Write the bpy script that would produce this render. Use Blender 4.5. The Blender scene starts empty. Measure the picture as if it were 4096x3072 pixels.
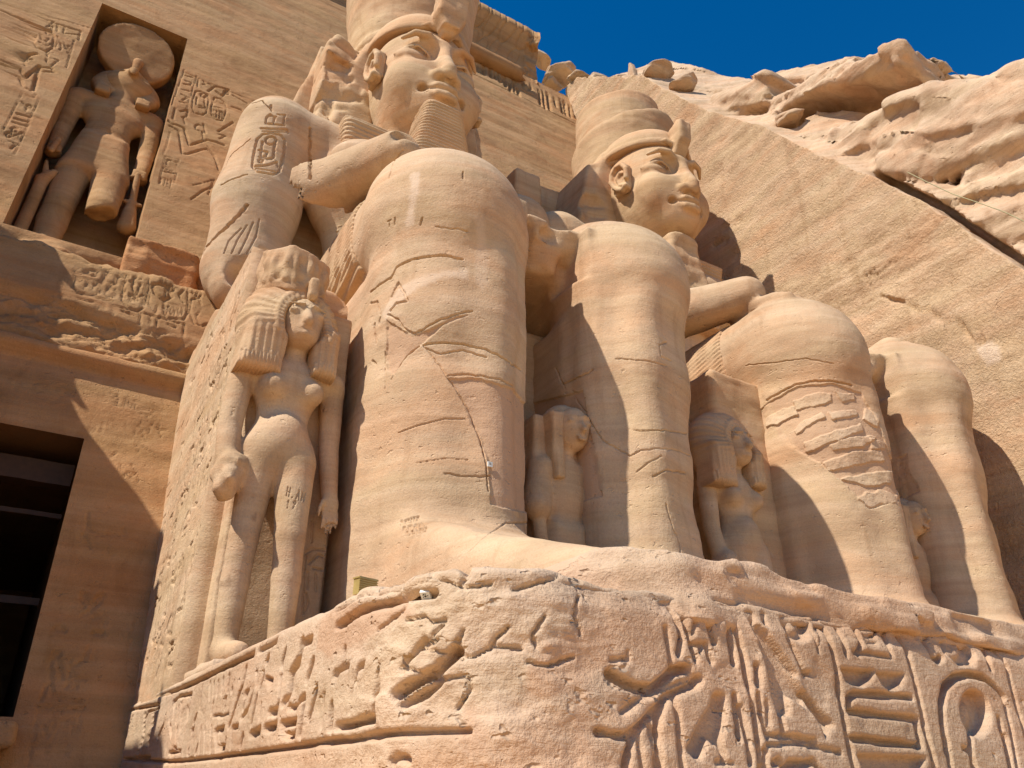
import bpy, math, random
import numpy as np
import time
T0 = time.time()
from mathutils import Matrix, Vector
from mathutils.bvhtree import BVHTree

# ------------------------------------------------------------------ camera, sky, sun
C = bpy.context.scene.collection
scene = bpy.context.scene
PITCH, YAW, ROLL = [math.radians(a) for a in (26.836, 31.008, 0.465)]
LENS = 28.45
GROUND = -1.7


def cam_axes():
    f = np.array([math.sin(YAW) * math.cos(PITCH), math.cos(YAW) * math.cos(PITCH), math.sin(PITCH)])
    rt = np.array([math.cos(YAW), -math.sin(YAW), 0.0])
    up = np.cross(rt, f)
    return np.array([math.cos(ROLL) * rt + math.sin(ROLL) * up, -math.sin(ROLL) * rt + math.cos(ROLL) * up, f])


AX = cam_axes()
cam = bpy.data.cameras.new('camera')
cam.lens = LENS
cam.sensor_width = 36
cam.clip_end = 2000
camo = bpy.data.objects.new('camera', cam)
camo.matrix_world = Matrix([[AX[0][i], AX[1][i], -AX[2][i], 0.0] for i in range(3)] + [[0, 0, 0, 1]])
C.objects.link(camo)
scene.camera = camo

SUN_EL = math.radians(51.0)
SUN_H = np.array([-0.990, -0.140])          # where the sun stands, seen from above
world = bpy.data.worlds.new('World')
scene.world = world
world.use_nodes = True
wn = world.node_tree.nodes
sky = wn.new('ShaderNodeTexSky')
sky.sky_type = 'NISHITA'
sky.sun_disc = False
sky.sun_elevation = SUN_EL
sky.sun_rotation = math.atan2(SUN_H[0], SUN_H[1])
sky.altitude = 800
sky.air_density = 1.0
sky.dust_density = 0.0
sky.ozone_density = 5.0
wn['Background'].inputs['Strength'].default_value = 0.102
hsv = wn.new('ShaderNodeHueSaturation')
hsv.inputs['Saturation'].default_value = 1.33
world.node_tree.links.new(sky.outputs[0], hsv.inputs['Color'])
world.node_tree.links.new(hsv.outputs[0], wn['Background'].inputs['Color'])

sun = bpy.data.lights.new('sun', 'SUN')
sun.energy = 4.6
sun.angle = math.radians(0.53)
sun.color = (1.0, 0.945, 0.86)
suno = bpy.data.objects.new('sun', sun)
SUN_DIR = np.array([SUN_H[0] * math.cos(SUN_EL), SUN_H[1] * math.cos(SUN_EL), math.sin(SUN_EL)])
suno.rotation_euler = Vector(-SUN_DIR).to_track_quat('-Z', 'Y').to_euler()
suno.location = (-30, -20, 60)
C.objects.link(suno)
scene.view_settings.view_transform = 'Standard'
scene.view_settings.look = 'None'
scene.view_settings.exposure = 0.48
scene.view_settings.gamma = 1.0
scene.cycles.max_bounces = 8
scene.cycles.diffuse_bounces = 6

# ------------------------------------------------------------------ small numeric tools
rng = np.random.default_rng(7)
KPX = 4096 / 2212.0
FPX = LENS * 4096 / 36


def ray(u, v):
    return AX.T @ np.array([(u * KPX - 2048) / FPX, -(v * KPX - 1536) / FPX, 1.0])


def project(V):
    c = np.asarray(V) @ AX.T
    return np.stack([(2048 + FPX * c[:, 0] / c[:, 2]) / KPX, (1536 - FPX * c[:, 1] / c[:, 2]) / KPX], 1)


def on_plane(u, v, n, d):                    # n.p = d
    r = ray(u, v)
    return r * (d / np.dot(n, r))


_perm = {}


def pnoise(P, seed=0):
    if seed not in _perm:
        r = np.random.default_rng(seed + 100)
        p = r.permutation(256).astype(np.int32)
        g = r.normal(size=(256, 3)).astype(np.float32)
        g /= np.linalg.norm(g, axis=1, keepdims=True)
        _perm[seed] = (np.concatenate([p, p, p]), g)
    p, g = _perm[seed]
    P = np.asarray(P, np.float32)
    i = np.floor(P).astype(np.int32)
    f = P - i
    i &= 255
    w = f * f * f * (f * (f * 6 - 15) + 10)
    out = np.zeros(len(P), np.float32)
    for a in (0, 1):
        wx = w[:, 0] if a else 1 - w[:, 0]
        pa = p[i[:, 0] + a]
        for b in (0, 1):
            wy = w[:, 1] if b else 1 - w[:, 1]
            pb = p[pa + i[:, 1] + b]
            for c in (0, 1):
                wz = w[:, 2] if c else 1 - w[:, 2]
                gg = g[p[pb + i[:, 2] + c]]
                out += wx * wy * wz * ((f[:, 0] - a) * gg[:, 0] + (f[:, 1] - b) * gg[:, 1] + (f[:, 2] - c) * gg[:, 2])
    return out * 1.6


def fbm(P, sc, oct=4, seed=0, gain=0.5):
    P = np.asarray(P, np.float32) * np.asarray(sc, np.float32)
    o = 0
    a = 1.0
    for k in range(oct):
        o = o + a * pnoise(P + 17.3 * k, seed + k)
        P = P * 2.03
        a *= gain
    return o


def smooth(a, b, x):
    t = np.clip((x - a) / (b - a), 0, 1)
    return t * t * (3 - 2 * t)


# ------------------------------------------------------------------ signed distance shapes
class Vol:
    def __init__(s, lo, hi, h):
        s.lo, s.h = np.array(lo, float), h
        n = [int(math.ceil((hi[i] - lo[i]) / h)) + 1 for i in range(3)]
        ax = [(lo[i] + h * np.arange(n[i])).astype(np.float32) for i in range(3)]
        s.X, s.Y, s.Z = ax[0][:, None, None], ax[1][None, :, None], ax[2][None, None, :]
        s.shape = tuple(n)

    def pts(s):
        return np.stack([a.ravel() for a in np.broadcast_arrays(s.X, s.Y, s.Z)], 1)

    def noise(s, sc, oct=3, seed=0, coarse=3):       # sampled on a coarser lattice, then interpolated
        ax = [np.asarray(a).ravel() for a in (s.X, s.Y, s.Z)]
        cx = [np.linspace(a[0], a[-1], max(2, int(math.ceil((len(a) - 1) / coarse)) + 1)).astype(np.float32) for a in ax]
        P = np.stack([a.ravel() for a in np.meshgrid(*cx, indexing='ij')], 1)
        G = fbm(P, sc, oct, seed).reshape([len(c) for c in cx])
        for e in range(3):
            t = np.clip((ax[e] - cx[e][0]) / (cx[e][1] - cx[e][0]), 0, len(cx[e]) - 1.001)
            i = t.astype(int)
            f = (t - i).astype(np.float32)
            sh = [1, 1, 1]
            sh[e] = len(f)
            f = f.reshape(sh)
            G = np.take(G, i, axis=e) * (1 - f) + np.take(G, i + 1, axis=e) * f
        return G

    def ell(s, c, r, rot=None):
        x, y, z = s.X - c[0], s.Y - c[1], s.Z - c[2]
        if rot is not None:                       # rows: local axes
            x, y, z = [rot[i][0] * x + rot[i][1] * y + rot[i][2] * z for i in range(3)]
        k0 = np.sqrt((x / r[0]) ** 2 + (y / r[1]) ** 2 + (z / r[2]) ** 2)
        k1 = np.sqrt((x / r[0] ** 2) ** 2 + (y / r[1] ** 2) ** 2 + (z / r[2] ** 2) ** 2)
        return k0 * (k0 - 1) / (k1 + 1e-6)

    def box(s, c, b, r=0.0):
        x, y, z = np.abs(s.X - c[0]) - (b[0] - r), np.abs(s.Y - c[1]) - (b[1] - r), np.abs(s.Z - c[2]) - (b[2] - r)
        return np.sqrt(np.maximum(x, 0) ** 2 + np.maximum(y, 0) ** 2 + np.maximum(z, 0) ** 2) + np.minimum(np.maximum(np.maximum(x, y), z), 0) - r

    def cap(s, a, b, ra, rb=None, sc=(1, 1, 1)):
        rb = ra if rb is None else rb
        a, b, sc = np.array(a, float), np.array(b, float), np.array(sc, float)
        x, y, z = (s.X - a[0]) * sc[0], (s.Y - a[1]) * sc[1], (s.Z - a[2]) * sc[2]
        d = (b - a) * sc
        t = np.clip((x * d[0] + y * d[1] + z * d[2]) / float(d @ d), 0, 1)
        return (np.sqrt((x - t * d[0]) ** 2 + (y - t * d[1]) ** 2 + (z - t * d[2]) ** 2) - (ra + (rb - ra) * t)) / max(sc)

    def chain(s, pts, k=0.0, sc=(1, 1, 1)):        # pts: (x,y,z,r)
        d = None
        for p, q in zip(pts[:-1], pts[1:]):
            e = s.cap(p[:3], q[:3], p[3], q[3], sc)
            d = e if d is None else (smin(d, e, k) if k else np.minimum(d, e))
        return d

    def poly(s, pts, ax):                          # 2-D polygon distance; ax = axis of extrusion
        u, v = [(s.Y, s.Z), (s.X, s.Z), (s.X, s.Y)][ax]
        pts = np.array(pts, np.float32)
        d = None
        sg = None
        n = len(pts)
        for i in range(n):
            a, b = pts[i], pts[(i + 1) % n]
            e = b - a
            wu, wv = u - a[0], v - a[1]
            t = np.clip((wu * e[0] + wv * e[1]) / (e @ e + 1e-9), 0, 1)
            q = (wu - t * e[0]) ** 2 + (wv - t * e[1]) ** 2
            d = q if d is None else np.minimum(d, q)
            c = ((a[1] > v) != (b[1] > v)) & (wu < (e[0] * wv / (e[1] if abs(e[1]) > 1e-9 else 1e-9)))
            sg = c if sg is None else sg ^ c
        d = np.sqrt(d)
        return np.where(sg, -d, d)

    def mesh(s, D):
        return surface_nets(np.broadcast_to(D, s.shape), s.lo, s.h)


def smin(a, b, k):
    h = np.clip(0.5 + 0.5 * (b - a) / k, 0, 1)
    return b * (1 - h) + a * h - k * h * (1 - h)


def smax(a, b, k):
    return -smin(-a, -b, k)


def extrude(d2, w, half, r=0.0):                   # polygon distance d2 with |w| < half
    a, b = d2 + r, np.abs(w) - half + r
    return np.minimum(np.maximum(a, b), 0) + np.sqrt(np.maximum(a, 0) ** 2 + np.maximum(b, 0) ** 2) - r


def surface_nets(D, lo, h):
    D = np.ascontiguousarray(D, np.float32).copy()
    big = 1.0                                       # close the volume at its border
    for sl in ((0, slice(None), slice(None)), (-1, slice(None), slice(None)), (slice(None), 0, slice(None)),
               (slice(None), -1, slice(None)), (slice(None), slice(None), 0), (slice(None), slice(None), -1)):
        D[sl] = np.maximum(D[sl], 0.25 * h)
    I = D < 0
    cs = [(a, b, c) for a in (0, 1) for b in (0, 1) for c in (0, 1)]
    n = [q - 1 for q in D.shape]
    cnt = np.zeros(n, np.int8)
    for a, b, c in cs:
        cnt += I[a:a + n[0], b:b + n[1], c:c + n[2]]
    ii, jj, kk = np.nonzero((cnt > 0) & (cnt < 8))
    vals = {q: D[ii + q[0], jj + q[1], kk + q[2]] for q in cs}
    acc = np.zeros((len(ii), 3), np.float32)
    num = np.zeros(len(ii), np.float32)
    for q in cs:
        for ax in range(3):
            if q[ax]:
                continue
            p = list(q)
            p[ax] = 1
            p = tuple(p)
            va, vb = vals[q], vals[p]
            m = (va < 0) != (vb < 0)
            t = np.where(m, va / np.where(m, va - vb, 1), 0)
            for e in range(3):
                acc[:, e] += np.where(m, q[e] + (t if e == ax else 0), 0)
            num += m
    V = acc / num[:, None]
    V += np.stack([ii, jj, kk], 1)
    V = V * h + lo
    ID = np.full(n, -1, np.int32)
    ID[ii, jj, kk] = np.arange(len(ii))
    F = []
    for ax in range(3):
        o1, o2 = (ax + 1) % 3, (ax + 2) % 3
        s0 = [slice(None)] * 3
        s1 = [slice(None)] * 3
        s0[ax], s1[ax] = slice(0, -1), slice(1, None)
        A, B = I[tuple(s0)], I[tuple(s1)]
        m = A != B
        e = np.array(np.nonzero(m)).T
        keep = (e[:, o1] > 0) & (e[:, o2] > 0) & (e[:, o1] < D.shape[o1] - 1) & (e[:, o2] < D.shape[o2] - 1)
        e = e[keep]
        ins = A[tuple(e.T)]
        q = []
        for d1, d2 in ((-1, -1), (0, -1), (0, 0), (-1, 0)):
            f = e.copy()
            f[:, o1] += d1
            f[:, o2] += d2
            q.append(ID[tuple(f.T)])
        q = np.stack(q, 1)
        q[~ins] = q[~ins][:, ::-1]
        F.append(q)
    F = np.concatenate(F)
    F = F[(F >= 0).all(1)]
    return V.astype(np.float64), F


def normals(V, F):
    a, b, c, d = [V[F[:, i]] for i in range(4)]
    n = np.cross(c - a, d - b)
    N = np.zeros_like(V)
    for i in range(4):
        for e in range(3):
            N[:, e] += np.bincount(F[:, i], n[:, e], len(V))
    return N / (np.linalg.norm(N, axis=1, keepdims=True) + 1e-12)


def refine(V, F, mask, k=3):                        # split the masked quads k x k
    sel = F[mask]
    if not len(sel):
        return V, F
    t = np.linspace(0, 1, k + 1)
    s, r = np.meshgrid(t, t, indexing='ij')
    w = np.stack([(1 - s) * (1 - r), s * (1 - r), s * r, (1 - s) * r], -1)
    P = np.einsum('ijc,fcx->fijx', w, V[sel])
    n = k + 1
    ids = np.arange(len(sel) * n * n).reshape(len(sel), n, n)
    Q = np.stack([ids[:, :-1, :-1], ids[:, 1:, :-1], ids[:, 1:, 1:], ids[:, :-1, 1:]], -1).reshape(-1, 4)
    P = P.reshape(-1, 3)
    ci = np.stack([ids[:, 0, 0], ids[:, -1, 0], ids[:, -1, -1], ids[:, 0, -1]], 1)
    key = np.round(P * 2e4).astype(np.int64)
    _, first, inv = np.unique(key, axis=0, return_index=True, return_inverse=True)
    P = P[first]
    inv = inv.ravel()
    Q = inv[Q] + len(V)
    back = np.arange(len(V) + len(P))               # weld the corners to the old vertices
    back[inv[ci].ravel() + len(V)] = sel.ravel()
    return np.concatenate([V, P]), np.concatenate([F[~mask], back[Q]])


def seg_dist(P, A, B):
    e = B - A
    t = np.clip(((P - A) @ e) / (e @ e + 1e-12), 0, 1)
    return np.linalg.norm(P - A - t[:, None] * e, axis=1)


def line_dist(V, pts, reach):
    d = np.full(len(V), 1e3)
    pts = np.asarray(pts, float)
    m = ((V > pts.min(0) - reach) & (V < pts.max(0) + reach)).all(1)
    idx = np.nonzero(m)[0]
    for A, B in zip(pts[:-1], pts[1:]):
        lo, hi = np.minimum(A, B) - reach, np.maximum(A, B) + reach
        s = idx[((V[idx] > lo) & (V[idx] < hi)).all(1)]
        if len(s):
            d[s] = np.minimum(d[s], seg_dist(V[s], A, B))
    return d


def wiggle(pts, step, amp, seed=0):                 # resample a polyline and roughen it
    pts = np.asarray(pts, float)
    out = []
    for A, B in zip(pts[:-1], pts[1:]):
        n = max(1, int(np.linalg.norm(B - A) / step))
        for i in range(n):
            out.append(A + (B - A) * i / n)
    out.append(pts[-1])
    out = np.array(out)
    for e in range(out.shape[1]):
        out[1:-1, e] += amp * fbm(out[1:-1] / step * 0.6, 1.0, 2, seed + e * 5) if out.shape[1] == 3 else 0
    return out


def wig2(pts, amp=1.3, step=4.0, seed=0):             # roughen a drawn line before it is laid on the stone
    out = []
    for (u0, v0), (u1, v1) in zip(pts[:-1], pts[1:]):
        n = max(1, int(math.hypot(u1 - u0, v1 - v0) / step))
        out += [(u0 + (u1 - u0) * k / n, v0 + (v1 - v0) * k / n) for k in range(n)]
    out = np.array(out + [pts[-1]], float)
    q = np.stack([out[:, 0], out[:, 1], 0 * out[:, 0] + seed * 7.7], 1)
    out[:, 0] += amp * fbm(q, 0.09, 3, 11)
    out[:, 1] += amp * fbm(q, 0.09, 3, 19)
    return [tuple(e) for e in out]


def groove(V, N, lines, width, depth, k=1.6):       # V-shaped grooves along 3-D polylines
    D = np.zeros(len(V))
    jit = fbm(V, 14.0, 2, 7)
    for L in lines:
        w, dp = (L[1], L[2]) if isinstance(L, tuple) else (width, depth)
        pts = L[0] if isinstance(L, tuple) else L
        d = line_dist(V, pts, w * 1.3)
        D = np.maximum(D, dp * (1 - smooth(0.2 * w, w, d + 0.25 * w * jit)))
    return V - N * D[:, None]


def in_poly(U, pts):
    pts = np.asarray(pts, float)
    x, y = U[:, 0], U[:, 1]
    ins = np.zeros(len(U), bool)
    d = np.full(len(U), 1e9)
    for (a, b), (c, e) in zip(pts, np.roll(pts, -1, 0)):
        ins ^= ((b > y) != (e > y)) & (x < (c - a) * (y - b) / ((e - b) if abs(e - b) > 1e-12 else 1e-12) + a)
        ex, ey = c - a, e - b
        t = np.clip(((x - a) * ex + (y - b) * ey) / (ex * ex + ey * ey + 1e-12), 0, 1)
        d = np.minimum(d, np.hypot(x - a - t * ex, y - b - t * ey))
    return np.where(ins, d, -d)                     # positive inside


# ------------------------------------------------------------------ materials
MATS = {}


def nd(nt, kind, **kw):
    n = nt.nodes.new(kind)
    for k, v in kw.items():
        if k.startswith('i_'):
            key = k[2:]
            n.inputs[int(key) if key.isdigit() else key].default_value = v
        else:
            setattr(n, k, v)
    return n


def stone(name, dark, mid, light, band=(0.12, 0.12, 2.2), fine=38.0, bump=0.5, pits=0.5, streak=0.35, stain=0.0, tool=None, blotch=0.8, world_co=True):
    if name in MATS:
        return MATS[name]
    m = bpy.data.materials.new(name)
    MATS[name] = m
    m.use_nodes = True
    nt = m.node_tree
    L = nt.links.new
    bs = nt.nodes['Principled BSDF']
    bs.inputs['Roughness'].default_value = 0.92
    bs.inputs['Specular IOR Level'].default_value = 0.12
    geo = nd(nt, 'ShaderNodeNewGeometry')
    pos = geo.outputs['Position']

    def mapped(sc, rot=(0, 0, 0)):
        mp = nd(nt, 'ShaderNodeMapping')
        mp.inputs['Scale'].default_value = sc
        mp.inputs['Rotation'].default_value = rot
        L(pos, mp.inputs['Vector'])
        return mp.outputs[0]

    def noise(vec, sc, det=4, rough=0.6, dist=0.0):
        n = nd(nt, 'ShaderNodeTexNoise', i_Scale=sc, i_Detail=det, i_Roughness=rough, i_Distortion=dist)
        L(vec, n.inputs['Vector'])
        return n.outputs[0]

    def ramp(fac, stops):
        r = nd(nt, 'ShaderNodeValToRGB')
        e = r.color_ramp.elements
        while len(e) < len(stops):
            e.new(0.5)
        for q, (p, c) in zip(e, stops):
            q.position = p
            q.color = (*c, 1) if len(c) == 3 else c
        L(fac, r.inputs[0])
        return r.outputs[0]

    def mix(f, a, b, mode='MIX'):
        x = nd(nt, 'ShaderNodeMix', data_type='RGBA', blend_type=mode)
        for s, v in ((0, f), (6, a), (7, b)):
            if isinstance(v, (int, float)):
                x.inputs[s].default_value = v
            elif isinstance(v, tuple):
                x.inputs[s].default_value = (*v, 1)
            else:
                L(v, x.inputs[s])
        return x.outputs[2]

    def math_(op, a, b=0.0):
        x = nd(nt, 'ShaderNodeMath', operation=op)
        for i, v in enumerate((a, b)):
            if isinstance(v, (int, float)):
                x.inputs[i].default_value = v
            else:
                L(v, x.inputs[i])
        return x.outputs[0]

    bandn = noise(mapped(band), 1.0, 6, 0.62, 0.4)
    col = ramp(bandn, [(0.30, dark), (0.5, mid), (0.72, light)])
    # thin dipping laminae
    lam = noise(mapped((0.25, 0.25, 9.0), (0.10, 0.06, 0)), 1.0, 4, 0.7, 0.6)
    lamc = ramp(lam, [(0.36, (0.84, 0.80, 0.76)), (0.52, (1, 1, 1)), (0.68, (1.07, 1.06, 1.04))])
    col = mix(streak * 1.6 if streak < 0.6 else 1.0, col, lamc, 'MULTIPLY')
    bl = noise(mapped((1, 1, 1)), 0.55, 5, 0.65)
    col = mix(blotch, col, ramp(bl, [(0.32, (0.80, 0.76, 0.72)), (0.5, (1, 1, 1)), (0.68, (1.10, 1.09, 1.07))]), 'MULTIPLY')
    hue = noise(mapped((0.5, 0.5, 1.6)), 0.8, 4, 0.6, 0.5)
    col = mix(0.75, col, ramp(hue, [(0.36, (1.05, 0.93, 0.86)), (0.5, (1, 1, 1)), (0.62, (0.97, 1.0, 0.96))]), 'MULTIPLY')
    streaks = noise(mapped((2.2, 2.2, 0.22)), 1.0, 4, 0.65, 0.6)
    col = mix(0.55, col, ramp(streaks, [(0.34, (0.80, 0.75, 0.70)), (0.46, (1, 1, 1)), (0.66, (1, 1, 1)), (0.8, (1.10, 1.10, 1.10))]), 'MULTIPLY')
    gr = noise(mapped((1, 1, 1)), fine, 3, 0.7)
    col = mix(0.5, col, ramp(gr, [(0.3, (0.80, 0.78, 0.76)), (0.5, (1, 1, 1)), (0.7, (1.12, 1.12, 1.12))]), 'MULTIPLY')
    if stain:
        sn = noise(mapped((1, 1, 0.18)), 1.4, 5, 0.7, 0.8)
        col = mix(math_('MULTIPLY', ramp(sn, [(0.52, (0, 0, 0)), (0.72, (1, 1, 1))]), stain), col, (0.16, 0.085, 0.045))
    # pits: only in some layers
    pn = noise(mapped((1, 1, 1.5)), 9.0, 2, 0.5)
    pm = ramp(noise(mapped((0.3, 0.3, 1.6)), 1.0, 3, 0.6), [(0.47, (0, 0, 0)), (0.6, (1, 1, 1))])
    pit = math_('MULTIPLY', ramp(pn, [(0.25, (1, 1, 1)), (0.36, (0, 0, 0))]), pm)
    # horizontal weathering lines
    ln = noise(mapped((1.6, 1.6, 9.0), (0.07, 0.04, 0)), 1.0, 4, 0.7, 1.2)
    b1 = noise(mapped((1, 1, 1)), 3.2, 6, 0.6)
    h = math_('ADD', math_('MULTIPLY', b1, 0.05), math_('MULTIPLY', gr, 0.018))
    h = math_('ADD', h, math_('MULTIPLY', ln, 0.045 * streak))
    h = math_('SUBTRACT', h, math_('MULTIPLY', pit, 0.09 * pits))
    if tool:
        tn = noise(mapped(tool[0], tool[1]), 1.0, 4, 0.7, 0.5)
        h = math_('ADD', h, math_('MULTIPLY', tn, tool[2]))
    bp = nd(nt, 'ShaderNodeBump', i_Strength=bump, i_Distance=1.0)
    L(h, bp.inputs['Height'])
    L(bp.outputs[0], bs.inputs['Normal'])
    # repairs, veins and dirt that have their own outline come from the mesh
    at = nd(nt, 'ShaderNodeAttribute', attribute_name='patch')
    sp = nd(nt, 'ShaderNodeSeparateColor')
    L(at.outputs['Color'], sp.inputs[0])
    col = mix(sp.outputs[0], col, (0.66, 0.49, 0.345))      # pale mortar
    col = mix(sp.outputs[1], col, (0.50, 0.315, 0.195))      # smooth pinkish fill
    col = mix(sp.outputs[2], col, (0.17, 0.09, 0.05))        # dark dirt
    L(col, bs.inputs['Base Color'])
    return m


def plain(name, col, rough=0.6, metal=0.0):
    if name in MATS:
        return MATS[name]
    m = bpy.data.materials.new(name)
    MATS[name] = m
    m.use_nodes = True
    nt = m.node_tree
    bs = nt.nodes['Principled BSDF']
    bs.inputs['Roughness'].default_value = rough
    bs.inputs['Metallic'].default_value = metal
    n = nd(nt, 'ShaderNodeTexNoise', i_Scale=9.0, i_Detail=4)
    r = nd(nt, 'ShaderNodeValToRGB')
    r.color_ramp.elements[0].position, r.color_ramp.elements[1].position = 0.3, 0.7
    r.color_ramp.elements[0].color = (*[c * 0.8 for c in col], 1)
    r.color_ramp.elements[1].color = (*[min(1, c * 1.15) for c in col], 1)
    tc = nd(nt, 'ShaderNodeTexCoord')
    nt.links.new(tc.outputs['Object'], n.inputs['Vector'])
    nt.links.new(n.outputs[0], r.inputs[0])
    nt.links.new(r.outputs[0], bs.inputs['Base Color'])
    return m


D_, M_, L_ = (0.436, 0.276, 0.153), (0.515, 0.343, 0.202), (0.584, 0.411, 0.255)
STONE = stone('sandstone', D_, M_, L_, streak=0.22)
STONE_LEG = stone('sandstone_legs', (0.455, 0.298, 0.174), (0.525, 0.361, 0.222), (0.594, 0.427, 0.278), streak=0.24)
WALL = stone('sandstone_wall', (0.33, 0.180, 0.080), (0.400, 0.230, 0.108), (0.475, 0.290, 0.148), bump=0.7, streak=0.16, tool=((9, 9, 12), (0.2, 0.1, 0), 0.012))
SIDE = stone('sandstone_tooled', (0.475, 0.306, 0.178), (0.545, 0.367, 0.222), (0.612, 0.430, 0.275), band=(0.1, 0.1, 1.6), bump=0.9, tool=((3, 12, 12), (0.75, 0, 0), 0.09))
ROCK = stone('natural_rock', (0.455, 0.306, 0.193), (0.535, 0.375, 0.246), (0.594, 0.438, 0.300), bump=0.8, streak=0.45)
BASE = stone('sandstone_base', (0.455, 0.311, 0.199), (0.515, 0.364, 0.241), (0.569, 0.417, 0.289), band=(0.3, 0.3, 1.2), bump=0.65, pits=0.9, tool=((26, 26, 7), (0.1, 0.05, 0), 0.007))
ROUGH = stone('broken_stone', (0.38, 0.175, 0.070), (0.46, 0.235, 0.105), (0.53, 0.31, 0.155), bump=1.0, fine=22)


# ------------------------------------------------------------------ mesh objects
def mesh_obj(name, V, F, mat, parent=None, patch=None, smooth_=True):
    me = bpy.data.meshes.new(name)
    V = np.asarray(V, np.float32)
    F = np.asarray(F, np.int32)
    k = F.shape[1]
    me.vertices.add(len(V))
    me.vertices.foreach_set('co', V.ravel())
    me.loops.add(F.size)
    me.loops.foreach_set('vertex_index', F.ravel())
    me.polygons.add(len(F))
    me.polygons.foreach_set('loop_start', np.arange(0, F.size, k, dtype=np.int32))
    me.polygons.foreach_set('use_smooth', np.full(len(F), smooth_))
    me.update()
    me.validate()
    if patch is not None:
        at = me.attributes.new('patch', 'FLOAT_COLOR', 'POINT')
        c = np.ones((len(V), 4), np.float32)
        c[:, :3] = patch
        at.data.foreach_set('color', c.ravel())
    me.materials.append(mat)
    o = bpy.data.objects.new(name, me)
    C.objects.link(o)
    if parent is not None:
        o.parent = parent
    return o


def thing(name, label, cat, loc=(0, 0, 0), group=None):
    o = bpy.data.objects.new(name, None)
    o.empty_display_size = 0.5
    o.location = loc
    C.objects.link(o)
    return tag(o, label, cat, group)


def tag(o, label, cat, group=None):
    o['label'], o['category'] = label, cat
    if group:
        o['group'] = group
    return o


def struct(o):
    o['kind'] = 'structure'
    return o


def gridmesh(us, vs, fn, skip=None):                # tensor grid; fn(U,V) -> (n,3)
    U, W = np.meshgrid(us, vs, indexing='ij')
    P = fn(U.ravel(), W.ravel())
    nu, nv = len(us), len(vs)
    ids = np.arange(nu * nv).reshape(nu, nv)
    F = np.stack([ids[:-1, :-1], ids[1:, :-1], ids[1:, 1:], ids[:-1, 1:]], -1)
    if skip is not None:
        uc, vc = (us[1:] + us[:-1]) / 2, (vs[1:] + vs[:-1]) / 2
        m = ~skip(uc[:, None] + 0 * vc[None], vc[None] + 0 * uc[:, None])
        F = F[m]
    return P, F.reshape(-1, 4)


def axis_pts(*spans):                               # (start, end, step) spans joined
    out = []
    for a, b, s in spans:
        n = max(1, int(round(abs(b - a) / s)))
        out += list(a + (b - a) * np.arange(n) / n)
    out.append(spans[-1][1])
    return np.array(out)


def boxm(lo, hi, n=(1, 1, 1)):                      # closed box of quads
    V, F = [], []
    for ax in range(3):
        o1, o2 = (ax + 1) % 3, (ax + 2) % 3
        for side in (0, 1):
            us, vs = np.linspace(lo[o1], hi[o1], n[o1] + 1), np.linspace(lo[o2], hi[o2], n[o2] + 1)
            U, W = np.meshgrid(us, vs, indexing='ij')
            P = np.zeros((U.size, 3))
            P[:, o1], P[:, o2], P[:, ax] = U.ravel(), W.ravel(), (lo, hi)[side][ax]
            ids = np.arange(U.size).reshape(U.shape)
            Q = np.stack([ids[:-1, :-1], ids[1:, :-1], ids[1:, 1:], ids[:-1, 1:]], -1).reshape(-1, 4)
            if not side:
                Q = Q[:, ::-1]
            F.append(Q + sum(map(len, V)))
            V.append(P)
    V, F = np.concatenate(V), np.concatenate(F)
    key = np.round(V * 1e4).astype(np.int64)
    _, first, inv = np.unique(key, axis=0, return_index=True, return_inverse=True)
    return V[first], inv.ravel()[F]


def tube(pts, r, n=8):
    pts = np.asarray(pts, float)
    V, F = [], []
    for i, p in enumerate(pts):
        t = pts[min(i + 1, len(pts) - 1)] - pts[max(i - 1, 0)]
        t /= np.linalg.norm(t)
        a = np.cross(t, (0.3, 0.5, 0.81))
        a /= np.linalg.norm(a)
        b = np.cross(t, a)
        for k in range(n):
            q = 2 * math.pi * k / n
            V.append(p + r * (math.cos(q) * a + math.sin(q) * b))
    for i in range(len(pts) - 1):
        for k in range(n):
            F.append((i * n + k, i * n + (k + 1) % n, (i + 1) * n + (k + 1) % n, (i + 1) * n + k))
    return np.array(V), np.array(F)


# ------------------------------------------------------------------ drawings of the carved writing
def zoomed(ox, oy, k):                              # drawing units -> photo units (2212 wide)
    return lambda pts: [((ox + x / k) / KPX, (oy + y / k) / KPX) for x, y in pts]


def oval(cx, cy, rx, ry, rot=0.0, n=20, a0=0.0, a1=360.0):
    out = []
    for i in range(n + 1):
        a = math.radians(a0 + (a1 - a0) * i / n)
        x, y = rx * math.cos(a), ry * math.sin(a)
        r = math.radians(rot)
        out.append((cx + x * math.cos(r) - y * math.sin(r), cy + x * math.sin(r) + y * math.cos(r)))
    return out


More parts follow.
